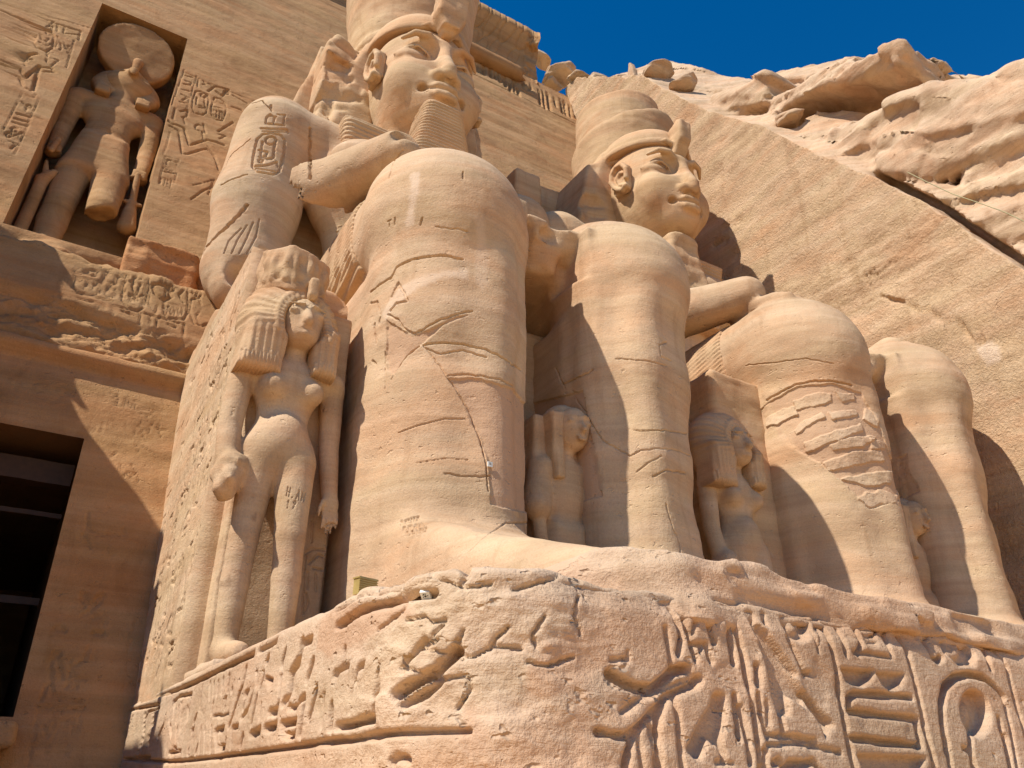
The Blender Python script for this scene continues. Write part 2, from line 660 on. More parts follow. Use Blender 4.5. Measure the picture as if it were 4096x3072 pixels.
# facade: upper part, drawn round the niche
za = zoomed(0, 0, 1.619)
FACADE_LINES = [(za(p), 0.8 * w, d) for p, w, d in [
    ([(0, 20), (640, 195)], 0.04, 0.03), ([(360, 150), (525, 200), (510, 260)], 0.05, 0.05),
    (oval(175, 88, 32, 16, 20), 0.04, 0.05), ([(205, 130), (265, 105), (270, 125)], 0.04, 0.05), ([(300, 125), (350, 140), (300, 175), (345, 165)], 0.04, 0.05),
    ([(345, 165), (330, 210)], 0.04, 0.05), ([(375, 160), (370, 205)], 0.04, 0.05), ([(420, 175), (410, 215), (510, 225)], 0.04, 0.05), ([(440, 180), (520, 200)], 0.03, 0.04),
    ([(110, 180), (85, 240), (110, 270), (190, 285), (215, 210), (190, 190), (110, 180)], 0.05, 0.06),
    ([(125, 200), (195, 215)], 0.03, 0.05), ([(120, 220), (190, 232)], 0.03, 0.05), ([(120, 240), (115, 265)], 0.03, 0.05), ([(140, 245), (135, 270)], 0.03, 0.05), ([(160, 250), (155, 275)], 0.03, 0.05), ([(178, 250), (175, 280)], 0.03, 0.05),
    ([(245, 190), (220, 270), (240, 310), (300, 335), (340, 310), (352, 235), (330, 205), (245, 190)], 0.06, 0.07),
    (oval(315, 222, 16, 14), 0.04, 0.06), ([(260, 220), (270, 260), (300, 270), (320, 250)], 0.05, 0.06), ([(255, 275), (300, 300), (330, 285)], 0.05, 0.06), ([(300, 270), (310, 310)], 0.04, 0.05),
    ([(375, 235), (360, 310)], 0.04, 0.05), ([(480, 262), (430, 440)], 0.04, 0.04), ([(385, 260), (400, 310), (385, 325)], 0.05, 0.06), ([(415, 280), (425, 320), (445, 300)], 0.05, 0.06), ([(450, 320), (440, 345)], 0.04, 0.05),
    ([(310, 350), (300, 400), (340, 440)], 0.05, 0.05), ([(330, 380), (380, 390), (330, 430)], 0.05, 0.05),
    ([(0, 380), (80, 415), (140, 395), (190, 355), (240, 350)], 0.08, 0.09), ([(0, 410), (130, 440), (165, 500), (255, 425), (215, 585)], 0.08, 0.09),
    ([(255, 425), (270, 460), (355, 465), (330, 440), (275, 435)], 0.05, 0.06), (oval(190, 405, 30, 22, -20, 14, 160, 330), 0.05, 0.06), ([(60, 460), (130, 500), (150, 560), (200, 590)], 0.07, 0.06),
    ([(0, 60), (200, 150), (330, 200)], 0.10, 0.10), ([(0, 680), (280, 775)], 0.02, 0.02),
    ([(150, 590), (20, 840)], 0.03, 0.04), ([(260, 630), (95, 1000)], 0.03, 0.04), ([(150, 590), (260, 630)], 0.03, 0.04),
    ([(170, 620), (215, 640), (230, 615)], 0.05, 0.05), ([(140, 660), (175, 690), (165, 720)], 0.05, 0.05), (oval(190, 690, 14, 10), 0.04, 0.05), ([(110, 735), (195, 760)], 0.05, 0.06), ([(95, 765), (180, 790)], 0.05, 0.06),
    ([(85, 790), (170, 815)], 0.05, 0.06), (oval(95, 840, 18, 14), 0.05, 0.06), (oval(58, 870, 18, 14), 0.05, 0.06), ([(80, 880), (140, 860)], 0.05, 0.05), ([(60, 910), (110, 930), (70, 960)], 0.05, 0.05),
    # right of the niche
    ([(1180, 460), (1650, 660)], 0.03, 0.04), ([(1195, 450), (1110, 680)], 0.03, 0.04), ([(1275, 490), (1205, 720)], 0.03, 0.04),
    ([(1200, 490), (1250, 500)], 0.05, 0.05), ([(1195, 520), (1240, 535), (1235, 550), (1190, 545)], 0.05, 0.05), ([(1180, 580), (1225, 590)], 0.05, 0.05), ([(1175, 610), (1215, 630), (1180, 650)], 0.05, 0.05), ([(1165, 660), (1210, 670)], 0.05, 0.05),
    ([(1285, 510), (1280, 560)], 0.05, 0.05), ([(1320, 520), (1335, 545), (1310, 545)], 0.05, 0.05), ([(1350, 540), (1390, 560), (1350, 590)], 0.06, 0.06), ([(1400, 560), (1480, 580), (1440, 620), (1400, 590)], 0.07, 0.07), (oval(1468, 598, 16, 14), 0.05, 0.07),
    ([(1270, 590), (1250, 640), (1245, 700), (1260, 730), (1310, 745), (1335, 735), (1355, 640), (1345, 610), (1300, 590), (1270, 590)], 0.045, 0.06),
    (oval(1320, 615, 18, 14), 0.05, 0.06), ([(1275, 630), (1270, 680), (1310, 690)], 0.05, 0.06), ([(1290, 700), (1330, 700), (1325, 660)], 0.05, 0.06), ([(1330, 630), (1325, 670)], 0.04, 0.05),
    ([(1390, 630), (1370, 690), (1370, 745), (1400, 775), (1440, 780), (1465, 720), (1465, 670), (1430, 640), (1390, 630)], 0.045, 0.06),
    ([(1390, 660), (1450, 670)], 0.04, 0.05), ([(1385, 690), (1450, 700)], 0.04, 0.05), ([(1385, 710), (1380, 750)], 0.04, 0.05), ([(1405, 715), (1400, 760)], 0.04, 0.05), ([(1425, 720), (1420, 765)], 0.04, 0.05), ([(1440, 722), (1436, 765)], 0.04, 0.05),
    ([(1510, 620), (1600, 670)], 0.06, 0.06), ([(1505, 690), (1560, 710)], 0.06, 0.06),
    ([(1135, 700), (1120, 770)], 0.05, 0.05), ([(1170, 720), (1220, 710), (1210, 750), (1180, 760)], 0.05, 0.06), ([(1190, 760), (1200, 800)], 0.05, 0.05),
    ([(1090, 780), (1110, 800), (1160, 815), (1195, 830), (1225, 940), (1340, 905), (1400, 920), (1450, 940)], 0.06, 0.07), ([(1100, 815), (1160, 845), (1170, 930), (1180, 990), (1215, 995), (1340, 960)], 0.06, 0.06),
    ([(1340, 960), (1390, 1010), (1420, 1100)], 0.06, 0.06), ([(1310, 850), (1320, 900), (1390, 1000)], 0.05, 0.05), (oval(1288, 825, 22, 20, 0, 12, 90, 330), 0.05, 0.05), ([(1320, 800), (1330, 860)], 0.05, 0.05),
    ([(1415, 850), (1510, 790)], 0.06, 0.06), ([(1420, 870), (1460, 880), (1420, 900)], 0.05, 0.05),
    ([(1105, 850), (1060, 1000)], 0.03, 0.03), ([(1075, 1010), (1030, 1190)], 0.03, 0.04), ([(1165, 1025), (1115, 1230)], 0.03, 0.04), ([(1075, 1010), (1160, 1030)], 0.03, 0.04),
    ([(1080, 1060), (1085, 1030), (1150, 1050), (1140, 1085)], 0.05, 0.05), (oval(1075, 1085, 12, 10), 0.04, 0.05), (oval(1110, 1095, 12, 10), 0.04, 0.05), ([(1060, 1110), (1130, 1120)], 0.05, 0.05),
    ([(1050, 1150), (1040, 1190)], 0.04, 0.05), ([(1070, 1155), (1060, 1200)], 0.04, 0.05), ([(1090, 1160), (1080, 1210)], 0.04, 0.05), ([(1110, 1165), (1100, 1220)], 0.04, 0.05),
    ([(1250, 1200), (1320, 1180), (1390, 1160)], 0.04, 0.04), ([(1240, 1290), (1310, 1240), (1390, 1200)], 0.05, 0.05), ([(1390, 1160), (1350, 1260)], 0.05, 0.04),
    ([(1500, 0), (1485, 70)], 0.02, 0.03), ([(1470, 130), (1435, 320), (1950, 550)], 0.015, 0.02),
]]
# band and cornice high on the right (drawn in the head view)
zh = zoomed(1200, 0, 1.619)
BAND_LINES = [(zh(p), w, d) for p, w, d in
              [([(x, 415 + (x - 1130) * 0.48), (x + 8, 455 + (x - 1130) * 0.50)], 0.10, 0.14) for x in (1135, 1150, 1168, 1185)] +
              [([(1190, 430), (1192, 475)], 0.12, 0.16), ([(1230, 450), (1240, 500)], 0.13, 0.18), ([(1262, 470), (1268, 510)], 0.12, 0.16), ([(1285, 475), (1295, 530), (1315, 525), (1312, 490)], 0.10, 0.12),
               ([(1330, 500), (1332, 560)], 0.13, 0.16), ([(1345, 520), (1400, 530)], 0.10, 0.10), ([(1360, 530), (1365, 590)], 0.13, 0.16), ([(1385, 540), (1392, 600)], 0.10, 0.12), ([(1410, 570), (1420, 620)], 0.13, 0.16),
               (oval(1470, 560, 30, 18, 25), 0.10, 0.12), ([(1440, 580), (1500, 615)], 0.10, 0.12), ([(1550, 590), (1560, 680)], 0.12, 0.16), ([(1575, 600), (1590, 700)], 0.12, 0.18), ([(1605, 610), (1620, 710)], 0.15, 0.2),
               ([(1650, 640), (1660, 690)], 0.12, 0.14), ([(1690, 650), (1705, 735)], 0.14, 0.2), ([(1715, 665), (1730, 750)], 0.14, 0.2), ([(1745, 685), (1755, 760)], 0.10, 0.14), ([(1775, 700), (1790, 765)], 0.10, 0.14),
               ([(1125, 400), (1800, 770)], 0.03, 0.02), ([(1130, 480), (1780, 800)], 0.06, 0.05)]]
CORNICE_LINES = [(zh(p), w, d) for p, w, d in
                 [(oval(1140, 155, 34, 32), 0.055, 0.06), (oval(1212, 200, 36, 34), 0.055, 0.06), (oval(1125, 225, 36, 34), 0.05, 0.05), (oval(1195, 265, 36, 30), 0.05, 0.05), (oval(1310, 245, 40, 34, 20), 0.055, 0.06), (oval(1420, 300, 40, 30, 30), 0.055, 0.06), (oval(1395, 350, 34, 28, 30), 0.05, 0.05), (oval(1270, 290, 26, 30, 20), 0.05, 0.05),
                  ([(960, 10), (985, 150)], 0.06, 0.07), ([(1000, 30), (1010, 170)], 0.06, 0.07), ([(1060, 60), (1070, 180)], 0.06, 0.06), (oval(1490, 330, 30, 24, 30), 0.05, 0.05)]]
# portal: the slab with the three ovals, the rough lintel and the jamb
zs = zoomed(0, 900, 1.619)
PORTAL_LINES = [(zs(p), 0.75 * w, 0.85 * d) for p, w, d in [
    ([(490, 290), (470, 400), (510, 430), (600, 450), (650, 430), (680, 265)], 0.05, 0.06), ([(510, 280), (500, 400), (590, 430), (640, 415), (655, 300)], 0.03, 0.04),
    ([(530, 290), (545, 315), (555, 290), (570, 320)], 0.05, 0.05), (oval(600, 310, 26, 18), 0.06, 0.06), ([(510, 340), (650, 360)], 0.035, 0.04),
    ([(520, 355), (515, 400)], 0.035, 0.05), ([(545, 360), (540, 410)], 0.035, 0.05), ([(570, 362), (565, 418)], 0.035, 0.05), ([(600, 365), (598, 420)], 0.035, 0.05), ([(625, 366), (622, 415)], 0.035, 0.05),
    (oval(568, 235, 18, 14), 0.04, 0.04), ([(700, 280), (690, 350), (680, 440), (700, 470), (750, 460), (790, 330), (770, 285), (710, 285)], 0.04, 0.05), ([(700, 360), (740, 380), (770, 330)], 0.06, 0.06), ([(700, 420), (720, 380), (745, 420)], 0.05, 0.05),
    ([(830, 300), (800, 350), (790, 480), (830, 530), (900, 550), (930, 530), (965, 400), (965, 340), (920, 305), (860, 295), (830, 300)], 0.05, 0.07), ([(840, 320), (815, 360), (808, 470), (840, 510), (895, 530), (915, 515), (945, 400), (945, 350)], 0.03, 0.04),
    (oval(905, 335, 18, 15), 0.04, 0.06), ([(870, 330), (860, 400), (885, 460), (850, 450)], 0.06, 0.07), ([(840, 360), (880, 380)], 0.05, 0.05), ([(910, 380), (880, 470), (930, 450)], 0.05, 0.06), (oval(885, 475, 16, 14), 0.04, 0.06), ([(840, 440), (850, 490)], 0.05, 0.05),
    ([(960, 350), (975, 430), (960, 500), (1010, 570), (1020, 520)], 0.05, 0.05), ([(985, 380), (1040, 380), (1090, 400), (1110, 460), (1060, 480), (1010, 440), (985, 380)], 0.09, 0.10), ([(1080, 395), (1070, 470), (1060, 570), (1090, 600), (1190, 610), (1215, 570), (1220, 420)], 0.05, 0.06),
    (oval(1165, 350, 52, 32, 10), 0.04, 0.06), (oval(1165, 350, 34, 18, 10), 0.03, 0.03), (oval(1112, 410, 18, 16), 0.05, 0.06), ([(1060, 330), (1050, 370), (1090, 350)], 0.05, 0.05), ([(1140, 390), (1200, 410), (1160, 450), (1190, 500)], 0.05, 0.06),
    ([(1075, 500), (1195, 525)], 0.04, 0.04), ([(1085, 520), (1080, 560), (1075, 580)], 0.035, 0.05), ([(1100, 520), (1110, 580)], 0.035, 0.05), ([(1130, 525), (1130, 580)], 0.035, 0.05), ([(1155, 530), (1155, 585)], 0.035, 0.05), ([(1180, 530), (1178, 580)], 0.035, 0.05),
    ([(1240, 430), (1270, 460), (1310, 380), (1320, 375), (1300, 455), (1290, 465)], 0.04, 0.05), ([(1290, 470), (1240, 480), (1230, 560), (1260, 640), (1310, 655), (1350, 640)], 0.05, 0.06), ([(1290, 470), (1310, 540), (1270, 590), (1290, 640)], 0.04, 0.04),
    ([(500, 440), (560, 450), (720, 490)], 0.05, 0.06), ([(640, 480), (630, 550)], 0.04, 0.05), ([(680, 490), (670, 555)], 0.04, 0.04), ([(510, 470), (560, 490), (610, 490)], 0.05, 0.05), ([(740, 510), (725, 600)], 0.05, 0.05), ([(750, 520), (910, 560)], 0.05, 0.06), ([(915, 560), (905, 665)], 0.05, 0.05), ([(790, 550), (860, 580), (830, 560)], 0.06, 0.06), ([(975, 580), (975, 645)], 0.04, 0.04), ([(1040, 590), (1020, 610), (1010, 690)], 0.05, 0.05), ([(940, 570), (1180, 640)], 0.05, 0.06), ([(1195, 640), (1185, 750)], 0.05, 0.05), ([(1090, 640), (1140, 660), (1110, 650)], 0.06, 0.05), ([(870, 690), (960, 680), (1020, 720)], 0.05, 0.05),
    ([(960, 300), (1380, 370)], 0.03, 0.03), ([(700, 270), (960, 300)], 0.04, 0.04), ([(280, 240), (320, 140)], 0.02, 0.02), ([(245, 500), (300, 330)], 0.02, 0.02),
    ([(195, 770), (60, 1200)], 0.02, 0.025), ([(230, 770), (90, 1100)], 0.015, 0.015),
    # faint graffiti and the scratched figure on the lintel
    ([(720, 1090), (760, 1110)], 0.03, 0.035), ([(730, 1120), (790, 1130)], 0.025, 0.03), ([(740, 1140), (785, 1150)], 0.025, 0.03), ([(735, 1160), (780, 1170)], 0.025, 0.03), ([(765, 1095), (760, 1180)], 0.025, 0.03), ([(810, 1130), (805, 1180)], 0.025, 0.03), ([(830, 1130), (830, 1185)], 0.025, 0.03), ([(810, 1155), (850, 1160)], 0.025, 0.03), ([(850, 1140), (850, 1190)], 0.025, 0.03), ([(870, 1140), (870, 1190), (900, 1195)], 0.025, 0.03), ([(870, 1140), (905, 1150)], 0.025, 0.03), ([(875, 1165), (900, 1170)], 0.025, 0.03), ([(900, 1190), (970, 1200)], 0.02, 0.025),
    ([(910, 1220), (950, 1230), (940, 1270), (910, 1270), (905, 1290), (960, 1290), (950, 1230)], 0.025, 0.03), ([(1000, 1200), (930, 1270)], 0.025, 0.03), (oval(850, 1270, 40, 45, 20, 16, 120, 340), 0.025, 0.03), ([(890, 1280), (880, 1330), (850, 1390)], 0.025, 0.03), ([(890, 1300), (940, 1330), (990, 1280), (960, 1350)], 0.025, 0.03), ([(920, 1330), (930, 1380), (950, 1400)], 0.025, 0.03), ([(900, 1420), (1000, 1480)], 0.025, 0.03), ([(870, 1420), (910, 1440), (890, 1470)], 0.025, 0.03), ([(1030, 1290), (1040, 1380)], 0.025, 0.03), ([(1010, 1320), (1070, 1330)], 0.025, 0.03), ([(1040, 1350), (1070, 1355)], 0.025, 0.03), ([(940, 1555), (1010, 1560), (1030, 1540)], 0.025, 0.03),
    (oval(248, 1048, 38, 30, 15), 0.03, 0.03), (oval(402, 1072, 42, 30, 15), 0.03, 0.03), ([(160, 1150), (185, 1190), (185, 1150)], 0.025, 0.02), ([(230, 1170), (220, 1260), (180, 1270)], 0.025, 0.02), ([(320, 1170), (380, 1120), (430, 1150), (440, 1210)], 0.03, 0.025), ([(340, 1180), (330, 1240)], 0.025, 0.02), ([(390, 1200), (410, 1260)], 0.025, 0.02), ([(460, 1270), (450, 1340), (580, 1370)], 0.025, 0.025), ([(580, 1350), (600, 1290)], 0.02, 0.02), ([(620, 1260), (600, 1370)], 0.02, 0.02), ([(640, 1270), (620, 1375)], 0.02, 0.02), ([(670, 1270), (650, 1380)], 0.02, 0.02), ([(710, 1280), (690, 1400)], 0.02, 0.02),
    ([(15, 570), (25, 600)], 0.02, 0.02), ([(10, 585), (35, 590)], 0.02, 0.02), ([(50, 600), (62, 570), (75, 605)], 0.02, 0.02), ([(85, 575), (110, 580)], 0.02, 0.02), ([(97, 578), (95, 605)], 0.02, 0.02), (oval(145, 592, 16, 14), 0.02, 0.02),
    ([(720, 1500), (760, 1470), (800, 1480)], 0.03, 0.03), ([(780, 1550), (790, 1580)], 0.03, 0.03), ([(850, 1550), (880, 1600), (840, 1640)], 0.03, 0.03), (oval(850, 1640, 50, 40, 0, 14, 180, 400), 0.03, 0.03),
]]
zb = zoomed(0, 2048, 1.619)
PORTAL_LINES += [(zb(p), w, d) for p, w, d in [
    ([(570, 0), (560, 100), (640, 140), (800, 150), (800, 100)], 0.03, 0.03), ([(530, 150), (545, 140), (585, 240)], 0.03, 0.03), ([(530, 210), (570, 210)], 0.03, 0.025), ([(690, 240), (720, 300), (735, 260)], 0.03, 0.02),
    ([(545, 620), (530, 520), (550, 530), (590, 610), (640, 540), (670, 530), (640, 590), (580, 640)], 0.035, 0.04), ([(530, 670), (560, 650), (600, 660), (600, 690)], 0.035, 0.03), ([(610, 690), (620, 670), (660, 670), (685, 700), (680, 725)], 0.035, 0.03),
    ([(350, 770), (360, 745), (400, 745), (425, 775), (350, 770)], 0.035, 0.04), ([(600, 790), (620, 770), (660, 775), (680, 800), (600, 790)], 0.035, 0.04), ([(240, 775), (850, 835)], 0.02, 0.02),
    ([(320, 900), (340, 850), (430, 815), (560, 830), (620, 880), (600, 980)], 0.025, 0.02), ([(345, 920), (350, 900), (380, 895), (390, 920), (345, 920)], 0.035, 0.04), ([(330, 1080), (325, 960), (370, 940), (390, 1000), (400, 1080)], 0.035, 0.035), ([(440, 1080), (470, 1000), (450, 960)], 0.03, 0.03), ([(480, 1000), (540, 960), (580, 880)], 0.03, 0.03), ([(480, 1020), (480, 1080), (560, 1080)], 0.03, 0.03),
    ([(260, 1220), (310, 1110), (330, 1110), (350, 1180), (420, 1210), (520, 1230)], 0.035, 0.04), ([(420, 1140), (440, 1115), (480, 1120), (490, 1140)], 0.035, 0.035), ([(260, 1265), (540, 1275)], 0.04, 0.04),
    (oval(270, 1310, 25, 20, 0, 10, 180, 360), 0.035, 0.035), (oval(370, 1310, 30, 22, 0, 10, 180, 360), 0.035, 0.035), ([(215, 1480), (225, 1370), (250, 1360)], 0.03, 0.03), ([(290, 1480), (280, 1390), (310, 1450)], 0.03, 0.03), ([(320, 1450), (350, 1370), (345, 1480)], 0.03, 0.03), ([(380, 1360), (370, 1490)], 0.03, 0.03), ([(410, 1350), (395, 1490)], 0.03, 0.03), ([(440, 1340), (420, 1480)], 0.03, 0.03), ([(470, 1350), (460, 1490)], 0.03, 0.03), ([(510, 1320), (490, 1500)], 0.03, 0.03), ([(190, 1515), (440, 1525)], 0.035, 0.035), ([(200, 1540), (180, 1650)], 0.035, 0.035), ([(270, 1560), (280, 1545), (420, 1560), (430, 1580), (270, 1570)], 0.035, 0.035),
    ([(840, 830), (800, 1250)], 0.02, 0.02), ([(880, 700), (850, 800)], 0.02, 0.03),
]]
# side of the base that faces the doorway
BASE_SIDE = [(zb(p), (0.95 if w < 0.036 else 0.72) * w, (1.3 if w < 0.036 else 1.0) * d) for p, w, d in [
    ([(830, 1240), (1100, 1165), (1240, 1110), (1500, 985), (1640, 915)], 0.035, 0.05), ([(1670, 895), (1790, 830)], 0.05, 0.06), ([(830, 1285), (1030, 1245)], 0.03, 0.03),
    ([(800, 1600), (1100, 1620), (1400, 1590), (1800, 1540), (2212, 1470)], 0.025, 0.035),
    ([(1090, 1560), (1170, 1550), (1195, 1400), (1240, 1180), (1160, 1195), (1115, 1230), (1095, 1350)], 0.022, 0.03),
    ([(1130, 1235), (1120, 1330)], 0.02, 0.03), ([(1155, 1260), (1140, 1360)], 0.02, 0.03), ([(1210, 1265), (1205, 1340)], 0.04, 0.05), ([(1175, 1240), (1165, 1310)], 0.02, 0.03), ([(1100, 1385), (1110, 1450)], 0.03, 0.05), ([(1145, 1400), (1130, 1520)], 0.02, 0.03), ([(1120, 1530), (1140, 1535)], 0.02, 0.03),
    ([(935, 1300), (930, 1430), (880, 1590)], 0.025, 0.03), ([(1030, 1270), (960, 1290), (940, 1330)], 0.025, 0.03), ([(990, 1300), (985, 1400)], 0.03, 0.04), ([(1060, 1380), (1020, 1460)], 0.035, 0.05), ([(960, 1450), (955, 1520)], 0.03, 0.03), ([(870, 1590), (970, 1590)], 0.025, 0.03), ([(860, 1320), (840, 1370)], 0.025, 0.025), ([(880, 1310), (870, 1360)], 0.025, 0.025),
    ([(1270, 1320), (1255, 1360)], 0.035, 0.05), ([(1255, 1400), (1240, 1420)], 0.03, 0.04), ([(1280, 1510), (1265, 1560)], 0.04, 0.05), ([(1220, 1540), (1215, 1570)], 0.025, 0.03), ([(1310, 1130), (1290, 1250)], 0.02, 0.03),
    ([(1360, 1110), (1355, 1200)], 0.028, 0.045), ([(1385, 1110), (1380, 1180)], 0.03, 0.05), ([(1415, 1100), (1405, 1180)], 0.03, 0.05), ([(1445, 1080), (1435, 1170)], 0.03, 0.05), ([(1480, 1060), (1465, 1165)], 0.035, 0.05), ([(1495, 1150), (1500, 1160)], 0.03, 0.04),
    ([(1380, 1240), (1370, 1300)], 0.035, 0.05), ([(1450, 1210), (1440, 1270)], 0.04, 0.06), ([(1590, 1010), (1570, 1120), (1540, 1200), (1500, 1330), (1480, 1390)], 0.045, 0.07),
    ([(1600, 1165), (1580, 1180), (1595, 1190)], 0.045, 0.06), ([(1580, 1220), (1570, 1270)], 0.03, 0.04), ([(1630, 1180), (1600, 1280), (1560, 1330)], 0.03, 0.04), ([(1660, 1040), (1655, 1110)], 0.035, 0.05), ([(1700, 1050), (1680, 1140)], 0.05, 0.07), ([(1735, 940), (1720, 970)], 0.035, 0.05), ([(1715, 1080), (1760, 1100), (1740, 1120)], 0.03, 0.04),
    ([(1660, 1200), (1620, 1370)], 0.04, 0.05), ([(1690, 1250), (1680, 1330)], 0.025, 0.03), ([(1840, 900), (1820, 980), (1825, 1040)], 0.05, 0.08), ([(1815, 1060), (1810, 1200), (1790, 1290)], 0.05, 0.07), ([(1740, 1300), (1790, 1290)], 0.05, 0.06),
    ([(1950, 850), (1935, 950), (1880, 1050), (1870, 1180)], 0.085, 0.11), ([(2010, 820), (1970, 840)], 0.05, 0.06), ([(2020, 970), (1990, 1080)], 0.06, 0.09), ([(1860, 1200), (1830, 1240)], 0.05, 0.06), ([(1970, 1210), (1955, 1330), (1940, 1440)], 0.06, 0.09), ([(1960, 1200), (1925, 1240)], 0.04, 0.05),
    ([(2050, 1150), (2020, 1260), (2000, 1330)], 0.05, 0.08), ([(2100, 1190), (2085, 1380)], 0.03, 0.05), ([(2145, 1260), (2130, 1400)], 0.04, 0.06), ([(1870, 1265), (1890, 1270)], 0.03, 0.04), ([(1900, 1262), (1915, 1265)], 0.03, 0.04),
    ([(1610, 1440), (1640, 1435), (1680, 1410)], 0.05, 0.08), ([(1710, 1400), (1740, 1400), (1785, 1380)], 0.05, 0.08), ([(1820, 1375), (1910, 1355)], 0.035, 0.06), ([(1825, 1380), (1835, 1430)], 0.03, 0.05), (oval(1862, 1415, 45, 42, 0, 12, 0, 200), 0.025, 0.035),
    ([(1390, 1420), (1390, 1530), (1455, 1520), (1460, 1480)], 0.03, 0.05), ([(1400, 1410), (1450, 1400)], 0.03, 0.05), ([(1500, 1400), (1490, 1520)], 0.028, 0.04), ([(1500, 1400), (1540, 1390)], 0.028, 0.04), ([(1560, 1450), (1545, 1520)], 0.04, 0.06), ([(1300, 1400), (1290, 1550)], 0.018, 0.03), ([(1330, 1400), (1320, 1550)], 0.018, 0.03), ([(1370, 1390), (1355, 1545)], 0.02, 0.03), ([(1415, 1480), (1420, 1530)], 0.02, 0.03),
    ([(1380, 1325), (1480, 1310)], 0.012, 0.02), ([(2212, 1000), (2160, 1060)], 0.04, 0.04),
]]
zk = zoomed(1300, 2048, 1.619)
BASE_SIDE += [(zk(p), 0.8 * w, d) for p, w, d in [
    ([(585, 870), (540, 1000), (480, 1090), (410, 1180)], 0.05, 0.08), ([(535, 1075), (500, 1150), (430, 1240)], 0.05, 0.07), ([(515, 810), (450, 970), (440, 1030)], 0.025, 0.035),
    ([(110, 890), (110, 960), (70, 1080)], 0.04, 0.05), ([(250, 985), (210, 1010), (195, 1090)], 0.03, 0.05), ([(330, 1045), (325, 1150), (310, 1200)], 0.03, 0.045), ([(180, 1040), (155, 1300)], 0.015, 0.02), ([(70, 1390), (150, 1380), (305, 1330), (310, 1260)], 0.04, 0.06), ([(45, 1250), (40, 1400)], 0.05, 0.07), ([(60, 1030), (150, 1000)], 0.025, 0.03),
    ([(0, 1500), (300, 1450), (600, 1405)], 0.03, 0.045), ([(380, 1650), (370, 1610), (400, 1585), (430, 1600)], 0.03, 0.04), ([(130, 1490), (110, 1650)], 0.012, 0.012),
    ([(60, 630), (250, 500), (480, 400)], 0.045, 0.06), ([(70, 740), (140, 700), (220, 640), (290, 610), (390, 580), (440, 530), (540, 505)], 0.045, 0.06),
]]
